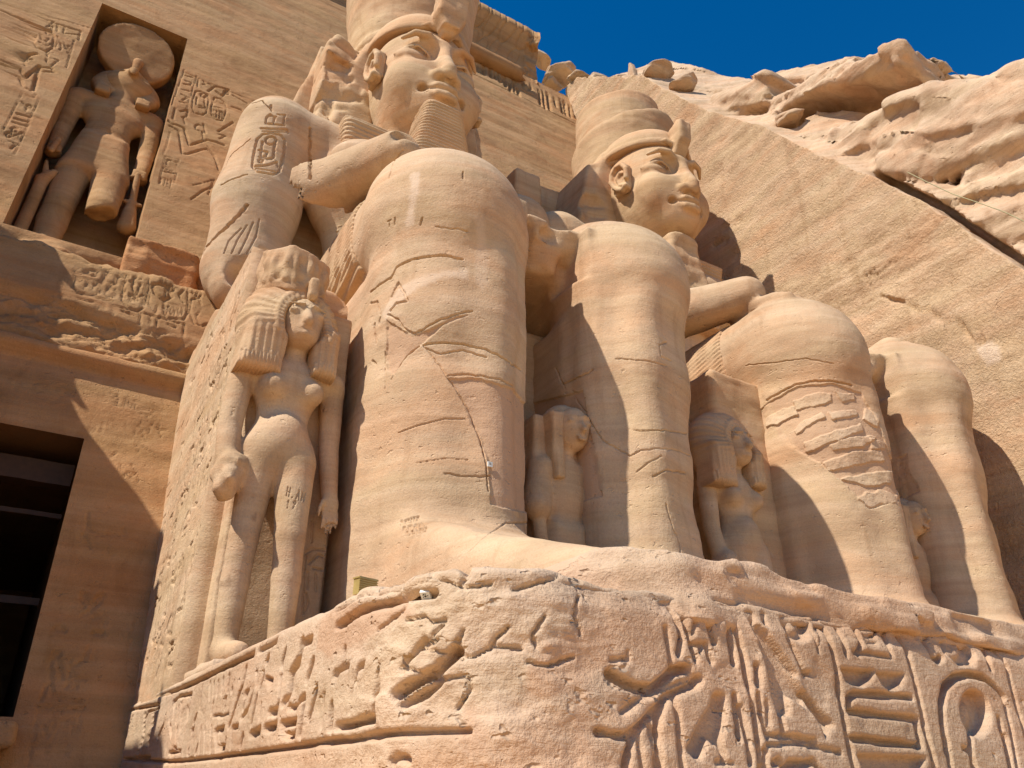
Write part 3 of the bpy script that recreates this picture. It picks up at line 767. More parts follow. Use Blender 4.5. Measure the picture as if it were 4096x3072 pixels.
# front of the base: large columns of signs
zp = zoomed(2300, 2048, 1.2316)
BASE_FRONT = [(zp(p), 0.82 * w, d) for p, w, d in [
    ([(765, 430), (800, 560), (835, 700), (860, 850), (895, 1060), (925, 1300)], 0.036, 0.05),
    ([(1218, 470), (1250, 600), (1290, 760), (1322, 960), (1345, 1100), (1390, 1300)], 0.032, 0.045),
    ([(1590, 545), (1640, 690), (1690, 900), (1735, 1100), (1790, 1300)], 0.032, 0.045),
    ([(2050, 600), (2130, 760), (2180, 960), (2230, 1120)], 0.03, 0.04),
    ([(490, 480), (520, 560), (530, 620), (515, 700)], 0.03, 0.05), ([(525, 455), (560, 590), (600, 730)], 0.03, 0.05), ([(600, 540), (585, 600)], 0.02, 0.03), ([(650, 450), (665, 560), (690, 640)], 0.032, 0.05), ([(755, 430), (775, 600), (790, 740)], 0.036, 0.055), ([(450, 570), (478, 750)], 0.025, 0.04), ([(590, 650), (630, 650), (625, 690)], 0.025, 0.04), ([(650, 650), (675, 740)], 0.025, 0.04),
    ([(185, 797), (250, 840), (320, 870), (390, 875), (430, 840), (490, 785), (560, 770)], 0.045, 0.07), ([(190, 730), (270, 720), (265, 690)], 0.02, 0.03),
    ([(130, 1085), (250, 1110), (320, 1060), (410, 970), (470, 905), (600, 850), (620, 820)], 0.03, 0.05), ([(240, 990), (330, 920), (420, 885), (540, 830), (615, 822)], 0.02, 0.03), ([(565, 795), (610, 810)], 0.015, 0.02),
    ([(265, 1300), (262, 1220), (290, 1120), (318, 1078)], 0.032, 0.05), ([(318, 1078), (330, 1180), (350, 1300)], 0.025, 0.03), ([(378, 1050), (395, 1150), (410, 1300)], 0.025, 0.03),
    ([(440, 925), (415, 1000), (412, 1100), (432, 1300)], 0.034, 0.05), ([(440, 920), (465, 905), (495, 912), (510, 1000), (520, 1150), (540, 1300)], 0.026, 0.04),
    ([(792, 905), (800, 1000), (810, 1110)], 0.034, 0.055), ([(820, 960), (845, 1080), (868, 1240)], 0.030, 0.05), ([(720, 1150), (740, 1235)], 0.03, 0.04), ([(700, 1235), (780, 1240)], 0.02, 0.03),
    ([(880, 480), (895, 560), (910, 600)], 0.04, 0.06), ([(945, 480), (950, 545)], 0.03, 0.04), ([(920, 570), (1000, 675), (1090, 800)], 0.035, 0.05), ([(1140, 900), (1240, 1020), (1265, 1045)], 0.04, 0.06), ([(1055, 620), (1130, 790), (1165, 800)], 0.025, 0.04), ([(1165, 490), (1170, 580), (1200, 690)], 0.02, 0.03), ([(1200, 680), (1225, 480)], 0.012, 0.02),
    ([(905, 760), (905, 850)], 0.04, 0.05), ([(905, 900), (920, 1000), (945, 1085)], 0.035, 0.05), ([(945, 930), (960, 1080)], 0.02, 0.03), ([(1020, 1020), (1030, 1090)], 0.03, 0.045), ([(945, 1105), (1070, 1108), (1190, 1132)], 0.025, 0.045), ([(950, 1150), (1100, 1140), (1310, 1185)], 0.02, 0.035), ([(940, 1170), (945, 1300)], 0.03, 0.04), ([(980, 1240), (1010, 1225), (1030, 1260)], 0.03, 0.04), ([(1040, 1300), (1060, 1245), (1180, 1235), (1230, 1300)], 0.035, 0.05),
    ([(1320, 580), (1340, 700)], 0.03, 0.035), ([(1400, 560), (1420, 640), (1400, 700)], 0.03, 0.04), ([(1540, 560), (1545, 650), (1560, 700)], 0.03, 0.04), ([(1430, 575), (1500, 570)], 0.02, 0.025), ([(1440, 610), (1490, 612)], 0.02, 0.025), ([(1445, 645), (1490, 645)], 0.02, 0.025), ([(1380, 690), (1470, 700), (1560, 720)], 0.025, 0.03),
    ([(1360, 985), (1355, 915), (1390, 893), (1655, 915)], 0.036, 0.06), ([(1360, 985), (1500, 1000), (1690, 1022)], 0.034, 0.055), ([(1375, 1115), (1520, 1135), (1700, 1155)], 0.036, 0.055), ([(1690, 1050), (1708, 1155)], 0.034, 0.05),
    ([(1742, 560), (1745, 650), (1765, 715), (1790, 735), (1812, 715)], 0.035, 0.055), ([(2040, 660), (2045, 740), (2055, 770)], 0.035, 0.05), ([(1770, 590), (1765, 560)], 0.02, 0.02),
    ([(1835, 1180), (1812, 1050), (1806, 950), (1830, 860), (1880, 815), (1950, 800), (2020, 815), (2075, 860), (2115, 910)], 0.045, 0.07), ([(1860, 1300), (1835, 1120)], 0.03, 0.045), ([(2115, 910), (2150, 1060), (2190, 1300)], 0.025, 0.035), ([(1945, 1090), (1950, 1180), (1985, 1300)], 0.04, 0.055), ([(2095, 1020), (2105, 1080)], 0.035, 0.045), ([(2120, 1110), (2160, 1300)], 0.05, 0.06), ([(1915, 1165), (1945, 1175)], 0.03, 0.04),
]]
BASE_FRONT_SUNK = [(zp(p), d, b) for p, d, b in [
    ([(740, 900), (705, 888), (685, 905), (672, 960), (640, 1005), (600, 1080), (560, 1165), (588, 1205), (615, 1215), (640, 1160), (662, 1112), (682, 1145), (715, 1150), (738, 1060), (745, 960)], 0.05, 0.02),
    ([(905, 575), (950, 580), (1005, 690), (1070, 800), (1130, 890), (1140, 960), (1055, 905), (1060, 1000), (1005, 1010), (975, 900), (950, 760), (920, 660)], 0.045, 0.025),
    ([(1140, 930), (1270, 1030), (1243, 1115), (1225, 1060)], 0.04, 0.02),
    (oval(1103, 548, 66, 88, -12), 0.055, 0.03),
    ([(1315, 772), (1480, 785), (1460, 830), (1420, 860), (1380, 850), (1340, 830)], 0.055, 0.03), ([(1490, 795), (1625, 800), (1610, 850), (1565, 880), (1520, 850)], 0.05, 0.03),
    ([(1395, 1195), (1730, 1215), (1680, 1300), (1440, 1300)], 0.05, 0.03),
    (oval(1978, 992, 72, 112, -8), 0.085, 0.035),
    ([(1820, 640), (1870, 590), (1940, 620), (1985, 700), (1970, 755), (1900, 755), (1830, 700)], 0.05, 0.03),
]]
BASE_FRONT_RAISED = [(zp(oval(1098, 545, 45, 66, -12)), 0.04, 0.05), (zp(oval(1880, 660, 62, 88, -8)), 0.05, 0.06), (zp(oval(1965, 1000, 45, 85, -8)), 0.03, 0.06)]


def on_surface(lines, n, d):
    return [(np.array([on_plane(u, v, n, d) for u, v in p]), w, dp) for p, w, dp in lines]


# ------------------------------------------------------------------ ground and facade
gx = axis_pts((-60, -16, 4), (-16, 24, 1.0), (24, 80, 4))
gy = axis_pts((-60, -6, 4), (-6, 16, 1.0), (16, 60, 4))
V, F = gridmesh(gx, gy, lambda U, W: np.stack([U, W, GROUND + 0.05 * pnoise(np.stack([U, W, 0 * U], 1) * 0.4)], 1))
struct(mesh_obj('sand_ground', V, F, stone('forecourt_sand', (0.70, 0.445, 0.205), (0.76, 0.49, 0.23), (0.80, 0.53, 0.26), bump=0.3)))

B = 0.35                                            # lean of the facade
Y_UP, Y_LOW = 13.9, 13.25
NICHE = (-2.2, 0.39, 10.9, 22.2)
DOOR = (-2.0, 0.34, 0.86, 5.5)
NF = np.array([0, -1, B]) / math.hypot(1, B)        # facade normal, towards the viewer
facade = thing('temple_facade', 'leaning sandstone temple front with carved reliefs round its doorway and tall niche', 'temple front', (0, 13, 0))


def local(V, o):
    return V - np.array(o.location)


def up_fn(U, W):
    return np.stack([U, Y_UP + B * W, W], 1)


xs = axis_pts((-14, -3.3, 0.3), (-3.3, NICHE[0], 0.03), (NICHE[0], NICHE[1], 0.08), (NICHE[1], 2.6, 0.03), (2.6, 11.0, 0.12), (11.0, 18.6, 0.05))
zs_ = axis_pts((10.0, NICHE[2], 0.03), (NICHE[2], NICHE[3], 0.035), (NICHE[3], 28.4, 0.09), (28.4, 31.4, 0.05), (31.4, 33.0, 0.2))
V, F = gridmesh(xs, zs_, up_fn, lambda u, v: (u > NICHE[0]) & (u < NICHE[1]) & (v > NICHE[2]) & (v < NICHE[3]))
Nn = np.tile(NF, (len(V), 1))
edge = np.minimum.reduce([np.maximum(np.abs(V[:, 0] - (NICHE[0] + NICHE[1]) / 2) - (NICHE[1] - NICHE[0]) / 2, 0) + np.maximum(np.abs(V[:, 2] - (NICHE[2] + NICHE[3]) / 2) - (NICHE[3] - NICHE[2]) / 2, 0)])
rough = smooth(11.6, 10.2, V[:, 2])
V = V + Nn * ((0.03 * fbm(V, (0.5, 0.5, 1.2), 4, 3) + 0.25 * rough * fbm(V, 1.3, 4, 5)) * smooth(0, 0.4, edge))[:, None]
nP, dP = np.array([0, 1, -B]), Y_UP
V = groove(V, Nn, on_surface(FACADE_LINES + BAND_LINES, nP, dP), 0.05, 0.05)
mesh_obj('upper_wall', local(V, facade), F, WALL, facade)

# niche: its five inner faces
a, b, c, d = NICHE
dep = 1.95
nv = []
nf = []
cor = [(a, c), (b, c), (b, d), (a, d)]
for x, z in cor:
    nv.append((x, Y_UP + B * z, z))
for x, z in cor:
    nv.append((x, Y_UP + B * z + dep, z))
nf = [(4, 5, 6, 7), (0, 4, 7, 3), (5, 1, 2, 6), (7, 6, 2, 3), (0, 1, 5, 4)]
V, F = np.array(nv, float), np.array(nf)
for _ in range(5):
    V, F = refine(V, F, np.ones(len(F), bool), 2)
Nn = normals(V, F)
inner = V[:, 1] - Y_UP - B * V[:, 2]
V = V + Nn * (0.03 * fbm(V, 1.0, 4, 8) * smooth(0, 0.3, inner))[:, None]
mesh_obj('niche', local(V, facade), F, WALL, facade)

# portal: lower wall that stands forward, with a ledge
prof = [(GROUND, 0.0)] + [(z, 0.0) for z in np.arange(GROUND + 0.05, 10.0, 0.035)] + [(10.06, 0.03), (10.1, 0.08), (10.12, 0.2), (10.13, 0.4), (10.14, 0.6), (10.15, 0.85)]
pz, pdep = np.array([p[0] for p in prof]), np.array([p[1] for p in prof])
xs = axis_pts((-14, -2.6, 0.3), (-2.6, DOOR[0], 0.05), (DOOR[0], DOOR[1], 0.05), (DOOR[1], 2.5, 0.03))


def low_fn(U, W):
    i = W.astype(int)
    return np.stack([U, Y_LOW + B * pz[i] + pdep[i], pz[i]], 1)


V, F = gridmesh(xs, np.arange(len(pz)).astype(float), low_fn, lambda u, v: (u > DOOR[0]) & (u < DOOR[1]) & (pz[v.astype(int)] > DOOR[2]) & (pz[v.astype(int)] < DOOR[3]))
Nn = normals(V, F)
z, x = V[:, 2], V[:, 0]
ed = np.maximum(np.abs(x - (DOOR[0] + DOOR[1]) / 2) - (DOOR[1] - DOOR[0]) / 2, 0) + np.maximum(np.abs(z - (DOOR[2] + DOOR[3]) / 2) - (DOOR[3] - DOOR[2]) / 2, 0)
prot = 0.02 * fbm(V, (0.6, 0.6, 1.2), 4, 11)
band_rough = smooth(7.3, 7.5, z) * smooth(8.75, 8.45, z + 0.15 * pnoise(V * 1.2, 2) + 0.12 * x)
prot = prot + band_rough * (-0.16 + 0.16 * fbm(V, (1.6, 1.6, 3.5), 5, 21) - 0.05 * np.abs(fbm(V, (4, 4, 7), 3, 23)))
prot = prot + 0.22 * smooth(7.0, 7.22, z) * smooth(7.42, 7.34, z)
prot = prot + smooth(9.9, 10.1, z) * 0.12 * fbm(V, (1.2, 2, 2), 4, 31)
V = V + Nn * (prot * smooth(0, 0.25, ed))[:, None]
V = groove(V, Nn, on_surface(PORTAL_LINES, np.array([0, 1, -B]), Y_LOW), 0.05, 0.05)
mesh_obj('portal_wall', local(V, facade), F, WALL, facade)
# doorway: passage walls, sill and timber
dark = stone('passage_stone', (0.16, 0.09, 0.05), (0.20, 0.11, 0.06), (0.24, 0.14, 0.08))  # darker copy of the wall stone; the passage's shade is in the colour
a, b, c, d = DOOR
rect = ((a - 0.06, c - 0.06), (b + 0.06, c - 0.06), (b + 0.06, d + 0.06), (a - 0.06, d + 0.06))
nv = [(x, Y_LOW + 0.06 + B * z, z) for x, z in rect] + [(x, 30.0, z) for x, z in rect]
V, F = np.array(nv, float), np.array([(4, 5, 6, 7), (0, 4, 7, 3), (5, 1, 2, 6), (7, 6, 2, 3), (0, 1, 5, 4)])
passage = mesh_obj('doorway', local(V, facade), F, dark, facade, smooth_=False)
wood = plain('old_timber', (0.06, 0.027, 0.012), 0.7)
for nm, z0, z1, y0, dy in (('lintel_beam', 4.85, 5.25, 15.9, 0.4), ('cross_rail', 2.75, 2.87, 15.9, 0.12), ('cross_rail', 4.3, 4.38, 16.1, 0.12)):
    V, F = boxm((a + 0.01, y0, z0), (b - 0.01, y0 + dy, z1), (12, 1, 2))
    V[:, 2] += 0.01 * pnoise(V * 3)
    mesh_obj(nm, local(V, facade), F, wood, facade, smooth_=False)
v = Vol((-3.4, 12.5, GROUND), (0.55, 13.6, 1.1), 0.05)
sd = v.box((-1.6, 13.2, -0.5), (1.85, 0.45, 1.28), 0.05)
sd = np.minimum(sd, v.box((-1.6, 13.1, 0.62), (2.0, 0.4, 0.16), 0.07)) + 0.03 * v.noise(2.0, 3, 4)
V, F = v.mesh(sd)
mesh_obj('threshold', local(V, facade), F, WALL, facade)

# broken stones on the ledge beside the niche
v = Vol((0.2, 16.7, 9.9), (2.3, 18.6, 12.6), 0.05)
sd = v.box((0.9, 17.8, 10.6), (0.9, 0.55, 0.75), 0.15)
sd = smin(sd, v.box((-0.0, 17.7, 10.5), (0.7, 0.5, 0.45), 0.1), 0.1)
sd = sd + 0.16 * v.noise((1.1, 1.1, 2.2), 4, 14)
V, F = v.mesh(sd)
mesh_obj('broken_ledge', local(V, facade), F, ROUGH, facade)

# round moulding and hollow cornice
xr = np.arange(-14, 15.6, 0.1)
zc = 32.15


def tor_fn(U, W):
    r = 0.42 + 0.03 * pnoise(np.stack([U * 0.8, W, 0 * U], 1)) - 0.25 * smooth(15.1, 15.6, U)
    return np.stack([U + 0.15 * np.sin(3 * W) * (U > 15.3), Y_UP + B * zc - 0.22 + r * np.cos(W), zc + r * np.sin(W)], 1)


V, F = gridmesh(xr, np.linspace(0, 2 * math.pi, 17), tor_fn)
mesh_obj('round_moulding', local(V, facade), F, WALL, facade)
ct = np.linspace(0, 1, 60)


def cav_fn(U, W):
    z = 32.6 + 3.25 * W
    y = Y_UP + B * z - 1.35 * W ** 2.2
    return np.stack([U, y + 0.02 * fbm(np.stack([U, W * 3, 0 * U], 1), 0.6, 3, 9), z], 1)


xr = axis_pts((-14, 6, 0.4), (6, 16.7, 0.05))
V, F = gridmesh(xr, ct, cav_fn)
Nn = -normals(V, F)
Nn *= np.sign(-Nn[:, 1])[:, None]
cl = []
for p, w, dp in CORNICE_LINES:
    pts = np.array([on_plane(u, v_, np.array([0, 1, -B]), Y_UP - 0.45) for u, v_ in p])
    cl.append((pts, w, dp))
Vp = V.copy()
Vp[:, 1] = Y_UP - 0.45 + B * Vp[:, 2]
D = np.zeros(len(V))
for p, w, dp in cl:
    D = np.maximum(D, dp * (1 - smooth(0.25 * w, w, line_dist(Vp, p, w * 1.3))))
V = V - Nn * D[:, None]
top = V.reshape(len(xr), len(ct), 3)[:, -1]
lip = np.stack([top[:, 0], top[:, 1] + 0.05, top[:, 2] + 0.45], 1)
back = lip + np.array([0, 4.0, 0.6])
n0 = len(V)
V = np.concatenate([V, lip, back])
ix = np.arange(len(xr))
tp = ix * len(ct) + len(ct) - 1
F = np.concatenate([F, np.stack([tp[:-1], tp[1:], n0 + ix[1:], n0 + ix[:-1]], 1), np.stack([n0 + ix[:-1], n0 + ix[1:], n0 + len(xr) + ix[1:], n0 + len(xr) + ix[:-1]], 1)])
V[V[:, 0] > 15.9] += (0.25 * fbm(V, 1.1, 3, 77))[V[:, 0] > 15.9][:, None]
mesh_obj('hollow_cornice', local(V, facade), F, WALL, facade)

# ------------------------------------------------------------------ dressed wall of the cut and the natural cliff above
XW = 18.6
EDGE = np.array([(-12, -22), (-2, -6), (4, 4.5), (5.8, 8.3), (7.4, 11.2), (8.25, 12.75), (9.14, 14.42), (10.46, 16.38), (12.07, 18.55), (13.97, 21.34), (16.18, 23.92), (18.54, 27.32), (19.57, 29.0), (24.6, 33.6)], float)
side = thing('cut_rock_wall', 'smooth tooled rock wall at right with scratched letters, under the natural boulders', 'rock wall', (XW, 12, 0))
ys = axis_pts((2.0, 8.6, 0.12), (8.6, 13.0, 0.03), (13.0, 25.5, 0.1))
ez = np.interp(ys, EDGE[:, 0], EDGE[:, 1])


def side_fn(U, W):
    top = np.interp(U, EDGE[:, 0], EDGE[:, 1])
    top = top + 0.14 * fbm(np.stack([U, 0 * U, 0 * U], 1), 1.7, 4, 61)
    z = np.where(W < 0.75, -2 + (11.9 - -2) * np.minimum(W / 0.25, 1) + 0 * U, 0)
    z = np.minimum(-2 + W * 42, top)
    return np.stack([XW + 0 * U, U, z], 1)


wz = np.unique(np.concatenate([np.arange(0, 1.0, 0.0035), np.arange(14.0 / 42, 16.4 / 42, 0.0009)]))
V, F = gridmesh(ys, wz, side_fn)
q = V[F]
F = F[(q[:, :, 2].max(1) - q[:, :, 2].min(1)) > 1e-5]
F = F[:, ::-1]
Nn = np.tile([-1.0, 0, 0], (len(V), 1))
V = V + Nn * (0.10 * fbm(V, (1, 0.35, 0.6), 4, 41) + 0.035 * fbm(V, (1, 1.2, 3.0), 4, 45))[:, None]
GRAF = {  # strokes in a 0..1 box, x right, y up
    'B': [[(0, 0), (0, 1), (.6, .95), (.6, .6), (0, .5)], [(0, .5), (.7, .4), (.65, .05), (0, 0)]], '.': [[(.2, 0), (.3, .05)]], 'F': [[(0, 0), (0, 1), (.7, 1)], [(0, .5), (.5, .5)]],
    'A': [[(0, 0), (.4, 1), (.8, 0)], [(.15, .35), (.65, .35)]], 'C': [[(.8, .85), (.4, 1), (.05, .6), (.05, .3), (.4, 0), (.8, .15)]], 'H': [[(0, 0), (0, 1)], [(.7, 0), (.7, 1)], [(0, .5), (.7, .5)]],
    'I': [[(.2, 0), (.2, 1)]], 'N': [[(0, 0), (0, 1), (.7, 0), (.7, 1)]], 'E': [[(.7, 1), (0, 1), (0, 0), (.7, 0)], [(0, .5), (.5, .5)]], 'L': [[(0, 1), (0, 0), (.6, 0)]],
    'V': [[(0, 1), (.35, 0), (.7, 1)]], '3': [[(.1, 1), (.6, 1), (.3, .6), (.65, .3), (.3, 0), (.05, .15)]], '1': [[(.1, .8), (.3, 1), (.3, 0)]], '8': [[(.4, .5), (.1, .75), (.4, 1), (.7, .75), (.4, .5), (.05, .25), (.4, 0), (.75, .25), (.4, .5)]], '7': [[(0, 1), (.7, 1), (.2, 0)]],
    '9': [[(.7, .7), (.4, .5), (.1, .75), (.4, 1), (.7, .75), (.3, 0)]], 'D': [[(0, 0), (0, 1), (.6, .8), (.6, .2), (0, 0)]], 'P': [[(0, 0), (0, 1), (.6, .9), (.6, .6), (0, .5)]], 'R': [[(0, 0), (0, 1), (.6, .9), (.6, .6), (0, .5), (.7, 0)]],
    'J': [[(.5, 1), (.5, .2), (.3, 0), (0, .2)]], 'W': [[(0, 1), (.2, 0), (.4, .7), (.6, 0), (.8, 1)]], 'T': [[(0, 1), (.8, 1)], [(.4, 1), (.4, 0)]], 'U': [[(0, 1), (0, .2), (.3, 0), (.7, .2), (.7, 1)]], 'G': [[(.8, .85), (.4, 1), (.05, .6), (.05, .3), (.4, 0), (.8, .2), (.8, .5), (.5, .5)]], '0': [[(.35, 0), (.05, .3), (.05, .7), (.35, 1), (.65, .7), (.65, .3), (.35, 0)]], ' ': []}


def letters(text, p0, p1, up):                      # strokes along p0->p1 (2-D photo units), letter height vector up
    p0, p1, up = map(np.array, (p0, p1, up))
    n = len(text)
    out = []
    st = (p1 - p0) / n
    for i, ch in enumerate(text):
        for s in GRAF[ch]:
            out.append([tuple(p0 + st * (i + 0.78 * x) + up * y) for x, y in s])
    return out


ln = [(p, 0.045, 0.05) for p in letters('B.FACHINELLI', (1850, 616), (1972, 556), (-3, -17))] + [(p, 0.045, 0.045) for p in letters('1879', (1878, 632), (1960, 590), (-2, -18))]
ln += [(p, 0.06, 0.06) for p in ([(1792, 425), (1808, 417)], [(1762, 462), (1784, 446)], [(1958, 435), (1980, 405)], [(1960, 560), (1968, 520)], [(1703, 300), (1708, 290)])]
V = groove(V, Nn, on_surface(ln, np.array([1.0, 0, 0]), XW), 0.05, 0.05)
ck = [wiggle([on_plane(u, v_, np.array([1.0, 0, 0]), XW) for u, v_ in p], 0.25, 0.10, i) for i, p in enumerate([[(1560, 490), (1610, 470)], [(1540, 530), (1575, 510), (1600, 505)], [(1905, 640), (2080, 700), (2100, 735), (2212, 745)]])]
V = groove(V, Nn, [(p, 0.10, 0.12) for p in ck], 0.1, 0.1)
patch = np.zeros((len(V), 3))
pl = np.array([on_plane(u, v_, np.array([1.0, 0, 0]), XW)[1:] for u, v_ in [(2108, 742), (2140, 735), (2160, 752), (2168, 775), (2140, 790), (2112, 772)]])
patch[:, 0] = 0.8 * smooth(-0.02, 0.06, in_poly(V[:, 1:], pl) + 0.05 * pnoise(V * 5))
mesh_obj('wall_face', local(V, side), F, SIDE, side, patch)

# natural rock
SLABS = [((21.9, 11.9, 22.1), (2.2, 3.0, 0.6), 0.35), ((20.8, 9.3, 17.4), (1.5, 3.4, 1.5), 0.5), ((20.9, 15.4, 24.3), (1.5, 1.5, 0.7), 0.3), ((21.4, 7.2, 13.8), (1.9, 2.0, 1.5), 0.45)]
CLEFTS = [((20.2, 11.6, 21.5), (1.5, 2.4, 0.22), 0.12), ((19.6, 13.4, 21.8), (0.9, 0.35, 0.5), 0.2)]
SIL = [(1105, 95), (1150, 122), (1180, 138), (1215, 145), (1260, 158), (1300, 165), (1355, 168), (1380, 158), (1400, 150), (1440, 141), (1500, 150), (1560, 170), (1640, 182), (1690, 158), (1760, 151), (1850, 149), (1900, 150), (1960, 172), (2010, 177), (2080, 175), (2150, 190), (2212, 188), (2400, 200), (2600, 230)]
XT = 23.5
tp = np.array([on_plane(u, v_, np.array([1.0, 0, 0]), XT)[1:] for u, v_ in SIL])
o = np.argsort(tp[:, 0])
tp = tp[o]
v = Vol((18.45, 4.5, 9.0), (26.5, 29.5, 36.5), 0.125)
ye = v.Y.ravel()
ze = np.interp(ye, EDGE[:, 0], EDGE[:, 1]).astype(np.float32)[None, :, None]
zt = np.interp(ye, tp[:, 0], tp[:, 1]).astype(np.float32)[None, :, None]
wq = v.noise(0.16, 3, 51, 5)
ratio = np.clip((v.Z - ze) / np.maximum(zt - ze, 0.5), 0, 1.2)
xs_ = XW + 0.15 + (XT - 0.6 - XW) * ratio ** 0.85
bed = v.Z * 0.93 - v.Y * 0.37 * 1.0 + 0.10 * v.X + 0.9 * wq          # bedding planes sink towards the viewer
along = v.Y * 0.93 + v.Z * 0.37 + 0.7 * v.noise(0.3, 2, 53, 5)


def hashed(i, k):
    h_ = np.sin(i * 12.9898 + k * 78.233) * 43758.5453
    return (h_ - np.floor(h_)).astype(np.float32)


def layers(t, th, k, soft):                          # offset that jumps from bed to bed
    u_ = t / th
    i0 = np.floor(u_)
    f_ = u_ - i0
    a0, a1 = hashed(i0, k), hashed(i0 + 1, k)
    return a0 + (a1 - a0) * smooth(1 - soft, 1, f_), i0, f_


big, ib, fb = layers(bed, 2.3, 1.0, 0.12)
blk, _, _ = layers(along + 3.7 * hashed(ib, 5.0), 4.6, 2.0, 0.08)
sml, is_, fs = layers(bed + 0.15 * v.noise(0.8, 2, 55, 4), 0.55, 3.0, 0.15)
blk2, _, _ = layers(along + 2.3 * hashed(is_, 7.0), 1.9, 4.0, 0.06)
tny, _, _ = layers(bed + 0.05 * v.noise(1.5, 2, 56, 3), 0.16, 6.0, 0.3)
fade = smooth(0.0, 0.08, ratio)
fineoff = 0.34 * (sml - 0.5) + 0.26 * (blk2 - 0.5) + 0.08 * (tny - 0.5)
off = 0.6 * (big - 0.5) + 0.4 * (blk - 0.5) + 0.8 * fineoff
off = off - 0.22 * (smooth(0.88, 0.97, fb) - smooth(0.985, 1.0, fb))   # worn seams
off = off + 0.55 * v.noise((0.2, 0.18, 0.22), 3, 59, 5) + 0.10 * v.noise(1.2, 4, 63, 3)
d = (xs_ - off * fade - v.X) * 0.85
# the big cap slab, the face below it and the undercut along the tooled wall
Rb = np.array([[1, 0, 0], [0, 0.93, 0.37], [0, -0.37, 0.93]])


def slab(c, b, r):
    x, y, z = v.X - c[0], v.Y - c[1], v.Z - c[2]
    yy, zz = 0.93 * y + 0.37 * z, -0.37 * y + 0.93 * z
    q = [np.abs(x) - b[0] + r, np.abs(yy) - b[1] + r, np.abs(zz) - b[2] + r]
    return np.sqrt(sum(np.maximum(e, 0) ** 2 for e in q)) + np.minimum(np.maximum(np.maximum(q[0], q[1]), q[2]), 0) - r


rn = 0.28 * v.noise((0.45, 0.4, 0.7), 4, 57, 4)
for c, b, r in SLABS:
    d = smin(d, slab(c, b, r) + rn - fineoff, 0.12)
for c, b, r in CLEFTS:
    d = smax(d, -(slab(c, b, r) + 0.8 * rn), 0.12)
gap_y = smooth(12.2, 10.4, v.Y)
g = np.maximum(np.abs(v.Z - ze - 0.25) - 0.2 * gap_y - 0.02, v.X - XW - 1.6)
d = smax(d, -g - (1 - gap_y) * 2, 0.06)
d = np.maximum(d, (v.Z - zt - 0.25 * v.noise(0.6, 3, 61, 4) - 0.2) * 0.7)
d = np.maximum(d, ze - 0.6 - v.Z)
d = np.maximum(d, 18.62 - v.X)
V, F = v.mesh(d)
N0 = normals(V, F)
V = V + N0 * (0.03 * fbm(V, (2.0, 2.0, 5.0), 3, 64))[:, None]
patch = np.zeros((len(V), 3))
vein = np.abs(fbm(V, (0.25, 0.22, 0.22), 3, 69))
patch[:, 0] = 0.30 * smooth(0.016, 0.004, vein)
struct(mesh_obj('cliff', V, F, ROCK, None, patch))


def boulder(px, x, size, seed, label, squash=(1.15, 1, 0.5), mat=None):
    p = on_plane(px[0], px[1], np.array([1.0, 0, 0]), x)
    v = Vol([-1.35] * 3, [1.35] * 3, 0.07)
    sd = v.ell((0, 0, 0), (1, 0.95, 0.9))
    r = np.random.default_rng(seed)
    for _ in range(12):
        n = r.normal(size=3)
        n /= np.linalg.norm(n)
        sd = smax(sd, v.X * n[0] + v.Y * n[1] + v.Z * n[2] - r.uniform(0.5, 0.8), 0.03)
    sd = sd + 0.10 * v.noise((1.6, 1.6, 3.0), 4, seed % 40)
    V, F = v.mesh(sd)
    o = mesh_obj('boulder', V * size * np.array(squash), F, mat or ROCK)
    o.location = p
    o.rotation_euler = (0.25, 0.1, r.uniform(0, 6))
    tag(o, label, 'boulder', 'loose boulders along the cliff edge')
    return o


for a_ in [((1702, 262), 19.6, 0.62, 1, 'knobby boulder wedged in the dark cleft above the tooled wall'),
           ((1172, 134), 18.2, 0.75, 2, 'angular boulder at the broken end of the cornice'),
           ((1205, 160), 18.4, 0.95, 3, 'long flat boulder below the skyline, right of the cornice'),
           ((1245, 168), 18.8, 0.7, 4, 'pale boulder lying between the cornice end and the cliff'),
           ((1290, 182), 19.2, 0.8, 5, 'low broken boulder just above the crown of the far colossus'),
           ((1330, 178), 19.4, 0.6, 6, 'small boulder in a crevice left of the pale stone splinter'),
           ((1425, 162), 19.5, 0.75, 7, 'rounded boulder on the skyline beside the stone splinter'),
           ((1480, 180), 19.5, 0.65, 8, 'blocky boulder at the upper rim of the tooled wall'),
           ((1195, 185), 18.3, 0.6, 9, 'small boulder resting on the wall inscription below the cornice end')]:
    boulder(*a_)
p = on_plane(1365, 158, np.array([1.0, 0, 0]), 19.4)
v = Vol((-0.5, -0.4, -0.7), (0.5, 0.4, 0.8), 0.04)
sd = extrude(v.poly([(-0.3, -0.6), (0.28, -0.6), (0.22, 0.0), (0.02, 0.6), (-0.08, 0.55), (-0.22, 0.1)], 0), v.X, 0.14, 0.03) + 0.03 * v.noise(2.5, 3, 4)
V, F = v.mesh(sd)
o = mesh_obj('stone_splinter', V, F, ROCK)
o.location = p
tag(o, 'upright pointed stone splinter standing against the sky at the cliff top', 'stone')
cab = [on_plane(u, v_, np.array([1.0, 0, 0]), XW - 0.25) for u, v_ in [(1960, 372), (2000, 392), (2060, 420), (2120, 440), (2170, 458), (2212, 478), (2260, 500)]]
V, F = tube(cab, 0.012, 6)
tag(mesh_obj('cable', V, F, plain('cable_sheath', (0.33, 0.29, 0.14), 0.6)), 'thin yellowish cable strung below the overhanging cliff rock', 'cable')

